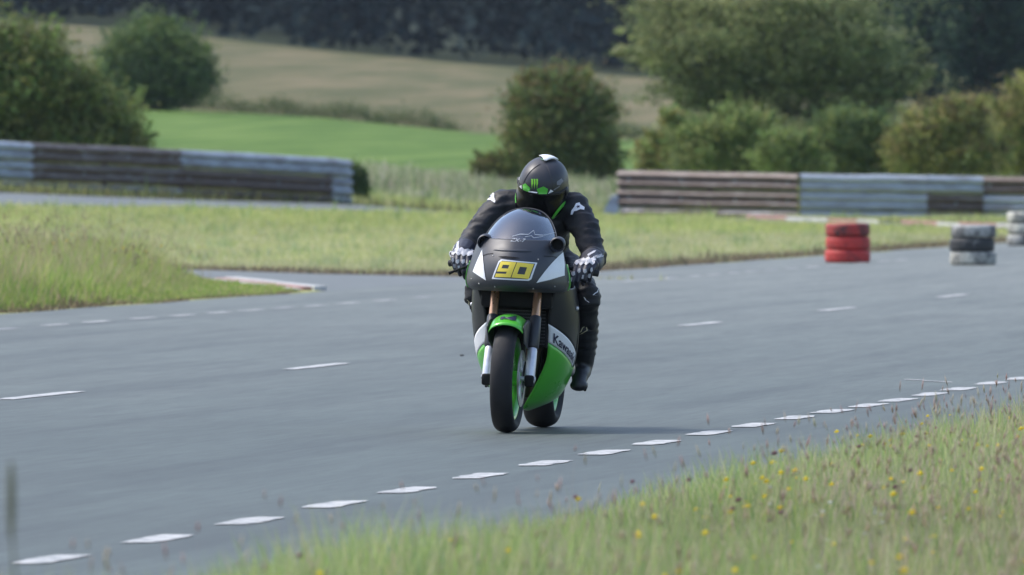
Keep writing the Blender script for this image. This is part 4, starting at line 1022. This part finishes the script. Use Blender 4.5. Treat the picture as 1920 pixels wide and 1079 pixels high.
# ------------------------------------------------------------------ rider
rider = empty('person', (BX, BD, .009), B_ROT)
tag(rider, 'rider in black leathers and dark green-marked helmet crouched on the motorcycle', 'person')
M_suit, nt, b = new_mat('black_leather')
nt.links.new(ramp(nt, noise_fac(nt, 7, 5), [(.3, (.008, .0085, .011)), (.7, (.016, .017, .021))]), b.inputs['Base Color'])
b.inputs['Roughness'].default_value = .55; b.inputs['Specular IOR Level'].default_value = .33; bump(nt, b, noise_fac(nt, 26, 5, .6), .5, .01)
SH = {}
m = MB(); OX = .004
PEL, CH, NK = Vector((0, 1.22, .93)), Vector((OX, .99, 1.14)), Vector((.02, .90, 1.24))
m.ball(PEL, (.165, .15, .12)); m.capsule(PEL, .14, (0, 1.13, 1.06), .15); m.ball((0, 1.10, 1.08), (.165, .14, .14)); m.ball(CH, (.185, .14, .125)); m.ball((0, 1.05, 1.18), (.15, .13, .10))
m.capsule(CH, .12, NK, .075); m.ball((OX, 1.03, 1.20), (.13, .12, .09))
for sd in (-1, 1):
    HZ = -.030 if sd > 0 else -.005; sh = Vector((OX + sd * (.192 if sd > 0 else .204), .96, 1.228)); el = Vector((sd * (.345 if sd > 0 else .352), .75, 1.008 + HZ)); wr = Vector((sd * (.366 if sd > 0 else .358), .51, .955 + HZ))
    SH[sd] = (sh, el, wr)
    m.capsule((OX + sd * .08, .98, 1.215), .115, sh, .097); m.ball(sh, (.096, .092, .095)); mid_ = sh.lerp(el, .5) + Vector((sd * .014, 0, .012)); m.capsule(sh, .091, mid_, .078); m.capsule(mid_, .078, el, .068)
    m.ball(el + Vector((0, .02, -.008)), (.073, .072, .070)); m.capsule(el, .068, el.lerp(wr, .5), .063); m.capsule(el.lerp(wr, .5), .063, wr, .048)
    hip = Vector((sd * .13, 1.16, .88)); kn = Vector(((.312 if sd > 0 else -.278), .735, .735)); an = Vector(((.262 if sd > 0 else -.205), 1.06, .375))
    m.capsule(hip, .11, hip.lerp(kn, .55), .098); m.capsule(hip.lerp(kn, .55), .104, kn, .086); m.ball(kn + Vector((sd * .006, -.012, .01)), (.082, .07, .095))
    m.capsule(kn, .074, kn.lerp(an, .45), .074); m.capsule(kn.lerp(an, .45), .074, an, .055)
def folds(p):
    q = noise.noise(Vector((p.x * 9, p.y * 9, p.z * 26))) ; r = noise.noise(Vector((p.x * 20, p.y * 20, p.z * 40)))
    c = noise.noise(Vector((p.x * 13, p.y * 16 + p.z * 9, p.z * 34 - p.x * 8))); return .006 * q + .003 * r + .014 * max(0, c) ** 1.2 - .006 * max(0, -c)
body = voxelize(m, 'leather_suit', M_suit, rider, .011, 6, folds)
# boots
M_boot = paint('boot_leather', (.014, .015, .019), .45, var=.2, bmp=.3)
for sd in (-1, 1):
    m = MB(); kn = Vector(((.312 if sd > 0 else -.278), .735, .735)); an = Vector(((.262 if sd > 0 else -.205), 1.06, .375))
    m.capsule(an + (kn - an) * .62, .082, an + (kn - an) * .3, .077); m.capsule(an + (kn - an) * .3, .077, an, .064); m.capsule(an, .060, an + Vector((0, .055, -.05)), .045)
    toe = Vector(((.270 if sd > 0 else -.215), .880, .258)); m.capsule(an + Vector((0, -.01, -.03)), .057, an.lerp(toe, .6) + Vector((0, 0, .005)), .050); m.capsule(an.lerp(toe, .6), .048, toe, .038); m.ball(toe + Vector((0, .01, -.005)), (.052, .05, .032))
    bo = voxelize(m, 'boot', M_boot, rider, .009, 4, lambda p: .003 * math.sin(p.z * 150) * (1 if .42 < p.z < .60 else 0))
    MB().box(toe + Vector((sd * .034, .04, -.012)), (.008, .035, .014), .005, Matrix.Rotation(R(20), 4, 'X')).build('toe_slider', M_mech, bo)
# gloves
M_glove = paint('glove_leather', (.016, .017, .032), .5, var=.2, bmp=.2); M_gw = paint('glove_white', (.46, .46, .49), .5, var=.25)
for sd in (-1, 1):
    sh, el, wr0 = SH[sd]; HZ = -.030 if sd > 0 else -.005
    m = MB(); m.capsule(el.lerp(wr0, .50), .069, el.lerp(wr0, .92), .058)          # gauntlet cuff
    m.capsule(el.lerp(wr0, .9), .052, wr0 + Vector((0, -.03, 0)), .042)
    h0 = len(m.v); G = 1.22; GC = Vector((sd * .345, .430, .950))
    def hand(x, z): return (GC.x + (x - GC.x) * G - sd * .006, GC.z + (z - GC.z) * G + HZ)
    for k in range(4):
        x = sd * (.390 - k * .0245); yk = .375 - .004 * k + (0.02 if k == 0 else 0)
        K0 = Vector((x, yk + .045, .968 - .004 * abs(k - 1.5) - .006 * k)); L = (.90, 1.08, 1.16, 1.05)[k]
        m.capsule((x * .99, .47, .958), .020, K0, .0175)                          # back of the hand
        a = K0 + Vector((sd * -.006, -.034 * L, -.024 * L)); b2 = a + Vector((sd * -.008, -.004 - .003 * k, -.036 * L)); c2 = b2 + Vector((sd * -.004, .024, -.022 * L))
        m.capsule(K0, .0150, a, .0125); m.capsule(a, .0125, b2, .0112); m.capsule(b2, .0112, c2, .0098)
    t0 = Vector((sd * .305, .455, .940)); m.capsule((sd * .33, .47, .95), .022, t0, .017); m.capsule(t0, .016, (sd * .288, .415, .910), .0135); m.capsule((sd * .288, .415, .910), .0135, (sd * .286, .385, .897), .0115)
    for q in range(h0, len(m.v)):
        p = GC + (Vector(m.v[q]) - GC) * G + Vector((-sd * .006, 0, HZ)); m.v[q] = tuple(p)
    gl_ = voxelize(m, 'glove', M_glove, rider, .0042, 2)
    gb = bvh_of(gl_)
    # white knuckle guard, finger armour and cuff strap
    kp = [(.040, .984), (.030, .992), (.018, .984), (.008, .993), (-.006, .983), (-.018, .988), (-.034, .978), (-.047, .981), (-.048, .962), (-.034, .954), (-.028, .962), (-.014, .952), (-.004, .964), (.010, .955), (.022, .968), (.034, .956), (.044, .966)]
    decal('knuckle_guard', [[hand(sd * .350 + sd * a, z) for a, z in kp]], gb, M_gw, gl_, .0035, 2)
    for k, (dz, sc) in enumerate(((.0, .8), (-.006, 1.1), (.002, .9), (-.012, 1.15))):
        x = sd * (.383 - k * .0255); o_ = dz - .008 * (k > 1)
        decal('finger_armour', [[hand(x - .006 * sc, .944 + o_), hand(x + .005 * sc, .946 + o_), hand(x + .007 * sc, .932 + o_), hand(x, .925 + o_), hand(x - .007 * sc, .933 + o_)]], gb, M_gw, gl_, .003, 1)
        if k != 2: decal('finger_armour', [[hand(x - .005 - sd * .007, .917 + o_), hand(x + .005 - sd * .007, .919 + o_), hand(x + .004 - sd * .009, .900 + o_), hand(x - .004 - sd * .009, .902 + o_)]], gb, M_gw, gl_, .003, 1)
    decal('thumb_piping', [[hand(sd * .300, .952), hand(sd * .306, .968), hand(sd * .322, .984), hand(sd * .319, .987), hand(sd * .302, .971), hand(sd * .296, .953)]], gb, M_gw, gl_, .003, 2)
    ft = lambda pts: [loc(a, b_, .56) for a, b_ in pts]
    if sd > 0:
        decal('cuff_strap', [ft([(1103, 481), (1112, 474), (1116, 473), (1115, 477), (1106, 484)])], gb, M_gw, gl_, .003, 2)
        fn = lambda a, b_: loc(1113 + 15 * a + 2 * b_, 492 - 7 * a - 7.5 * b_, .56)
    else:
        decal('cuff_strap', [ft([(855, 458), (859, 456), (866, 472), (862, 476)])], gb, M_gw, gl_, .003, 2)
        fn = lambda a, b_: loc(846 + 5 * a + 6 * b_, 466 + 22 * a - 2 * b_, .56)
    tv, tf = text_mesh('TECH', .03)
    film_text('cuff_lettering', tv, tf, fn, gb, M_gw, gl_, .003)
# shoulder, knee and shin stars
M_star = paint('star_print', (.66, .67, .72), .5, var=.1); M_gold = paint('thread_gold', (.55, .50, .33), .5)
bb = bvh_of(body); bt = bvh_of(*[o for o in rider.children if o.name.startswith('boot')])
def px(pts, y): return [loc(a, b_, y) for a, b_ in pts]
decal('shoulder_star', [px([(908, 374), (913, 366), (918, 361), (919, 366), (927, 366), (923, 371), (931, 380), (930, 384), (921, 379), (912, 379)], .90)], bb, M_star, body, .003, 2)
decal('shoulder_star', [px([(1073, 406), (1074, 398), (1079, 391), (1081, 385), (1087, 383), (1089, 387), (1097, 392), (1097, 397), (1090, 396), (1084, 399), (1079, 400), (1077, 406)], .90)], bb, M_star, body, .003, 2)
for c_, sc in (((917.5, 371.5), 1), ((1085.5, 391.5), -1)):
    decal('inner_star', [px([(c_[0] + sc * 3.4 * (1 if k % 2 == 0 else .42) * math.sin(k * math.pi / 5 + .3), c_[1] - 3.4 * (1 if k % 2 == 0 else .42) * math.cos(k * math.pi / 5 + .3)) for k in range(10)], .90)], bb, M_ink, body, .005, 1)
ln = lambda pts, w, y: [px([(a, b_), (c, d), (c + w, d + .4), (a + w, b_ + .4)], y) for (a, b_), (c, d) in zip(pts[:-1], pts[1:])]
decal('knee_star', ln([(1118, 530), (1121, 540), (1119, 550), (1112, 556), (1119, 557)], 1.8, .69), bb, M_star, body, .003, 1)
decal('knee_patch', ln([(1096, 560), (1099, 566), (1105, 570)], 2.0, .69), bb, M_star, body, .003, 1)
decal('shin_star', ln([(1085, 628), (1092, 624), (1096, 616), (1099, 615), (1104, 603), (1102, 615), (1103, 622), (1092, 628), (1085, 630)], 1.5, .86), bt, M_gold, [o for o in rider.children if o.name.startswith('boot')][-1], .003, 1)
decal('shin_star', ln([(876, 565), (880, 569), (878, 574)], 2, .70), bb, M_gold, body, .003, 1)
for pts in ([(897, 437), (878, 441)],): pass

# helmet: shell, visor, chin bar, spoiler, marks
M_helm = paint('helmet_matt', (.022, .023, .030), .44, var=.12, scale=8)
M_vis = paint('dark_visor', (.004, .004, .005), .22, var=.1, spec=.22)
M_rubber = paint('helmet_trim', (.012, .012, .014), .6)
M_clawg = paint('claw_green', (.20, .55, .03), .5, var=.2)
HC = Vector((.034, .86, 1.352)); HM = Matrix.Translation(HC) @ Matrix.Rotation(R(9), 4, 'Y') @ Matrix.Rotation(R(-4), 4, 'Z') @ Matrix.Rotation(R(30), 4, 'X')
def hp(az, el, grow=0.0):
    """helmet surface; az from the front (-y), el up"""
    ca, sa, ce, se = math.cos(az), math.sin(az), math.cos(el), math.sin(el)
    rx, ry, rz = .135, .165, (.150 if se > 0 else .165)
    if ca > 0: ry = .150 + .035 * max(0, -se) ** .7 * ca       # chin comes forward
    else: ry = .168
    k = 1.0
    e = 2.25 if se > 0 else 2.25 + 1.3 * min(1, -se * 2.5); q = (abs(ce * sa / rx) ** e + abs(ce * ca / ry) ** e + abs(se / rz) ** e) ** (-1 / e) + grow
    return (ce * sa * q, -ce * ca * q, se * q)
def hgrid(a0, a1, e0, e1, na, ne, grow, fn=None):
    v = []
    for i in range(ne + 1):
        for k in range(na + 1):
            az = a0 + (a1 - a0) * k / na; el = e0 + (e1 - e0) * i / ne
            if fn: az, el = fn(az, el)
            v.append(HM @ Vector(hp(az, el, grow)))
    return v, [(i * (na + 1) + k, i * (na + 1) + k + 1, (i + 1) * (na + 1) + k + 1, (i + 1) * (na + 1) + k) for i in range(ne) for k in range(na)]
v, f = hgrid(-math.pi, math.pi, R(-62), R(90), 64, 40, 0)
helmet = obj('helmet', v, f, M_helm, rider, True)
bm = bmesh.new(); bm.from_mesh(helmet.data); bmesh.ops.remove_doubles(bm, verts=bm.verts, dist=1e-4); bmesh.ops.recalc_face_normals(bm, faces=bm.faces); bm.to_mesh(helmet.data); bm.free()
arch = lambda az, el: (az, el + R(4) * (1 - (az / R(80)) ** 2) if el > 0 else el)
v, f = hgrid(R(-82), R(82), R(-34), R(9), 40, 12, .004, arch); solid(obj('visor', v, f, M_vis, helmet, True), .003)
v, f = hgrid(R(-84), R(84), R(8.2), R(11.5), 40, 2, .0045, arch); solid(obj('brow_trim', v, f, M_rubber, helmet, True), .004)
for az in (-86, 86):
    c = HM @ Vector(hp(R(az), R(2), .002)); MB().ball(c, (.012, .024, .024), 14, 9).build('visor_pivot', M_helm, helmet)
m = MB(); sp = []
for i in range(7):
    for k in range(9):
        az = R(180 - 34 + 68 * k / 8); el = R(88 - 34 * i / 6); sp.append(HM @ Vector(hp(az, el, .003 + .011 * math.sin(math.pi * (.15 + .75 * i / 6)) * math.sin(math.pi * (k + .6) / 9.2) ** .35)))
spo = obj('rear_spoiler', sp, [(i * 9 + k, i * 9 + k + 1, (i + 1) * 9 + k + 1, (i + 1) * 9 + k) for i in range(6) for k in range(8)], M_white, helmet, True); solid(spo, .006)
for x0 in (-.045, .045):
    pts = [HM @ Vector(hp(math.atan2(x0, .06 + .0 * e), R(e), .001)) for e in range(24, 80, 6)]
    MB().tube(pts, .0022, 6).build('shell_ridge', M_helm, helmet)
hb = bvh_of(helmet, *[o for o in helmet.children if o.name.startswith('brow')])
hpx = lambda pts: px(pts, .73)
decal('green_mark', [hpx([(980, 350), (986, 347.5), (995.5, 356), (994.5, 361), (990, 363.5), (981, 360.5)])], hb, M_green, helmet, .003, 2)
decal('green_mark', [hpx([(1007.5, 358), (1020, 353), (1028, 357.5), (1026, 367), (1011, 367)])], hb, M_green, helmet, .003, 2)
decal('white_mark', [hpx([(972, 354), (977.5, 350.5), (978.5, 359)])], hb, M_white, helmet, .003, 1)
decal('white_mark', [hpx([(1032.5, 358.5), (1037.5, 362), (1028, 366.5)])], hb, M_white, helmet, .003, 1)
claw = []
for x0 in (997, 1001.7, 1006.4): claw.append(hpx([(x0, 339), (x0 + 3.6, 339.4), (x0 + 3.2, 343), (x0 + 3.8, 347), (x0 + 2.4, 352), (x0 + 1.6, 358), (x0 + 1.0, 351), (x0 + .4, 346), (x0 + .9, 342)]))
decal('claw_mark', claw, hb, M_clawg, helmet, .003, 1)
decal('brow_lettering', [hpx([(992, 361.5), (1009, 363), (1008.5, 365), (992, 363.4)])], hb, M_star, helmet, .005, 1)
decal('side_mark', [hpx([(1043, 344), (1050, 338), (1053, 343), (1048, 351), (1043, 350)]), hpx([(1037, 359), (1047, 352), (1048, 353), (1039, 360)])], hb, paint('grey_print', (.13, .14, .18), .5), helmet, .003, 1)
decal('crown_mark', [hpx([(1008, 302), (1015, 301), (1024, 303), (1022, 305), (1014, 304.5)])], hb, paint('green_print', (.10, .22, .14), .5), helmet, .003, 1)
decal('white_mark', [hpx([(968, 333), (971.5, 331), (972, 341), (969, 342)])], hb, M_star, helmet, .003, 1)
hall = bvh_of(helmet, *[o for o in helmet.children if o.name.startswith(('brow', 'visor'))])
decal('chin_stripe', [hpx([(1059, 372), (1060.5, 367), (1058.5, 374), (1051, 390), (1043, 402), (1034, 414), (1031, 412), (1040, 399), (1047, 389), (1053, 381)])], hall, M_green, helmet, .003, 3)
decal('chin_stripe', [hpx([(962, 365), (965, 366), (964.5, 374), (966.5, 383), (964, 384), (962.5, 375)])], hall, M_green, helmet, .003, 1)
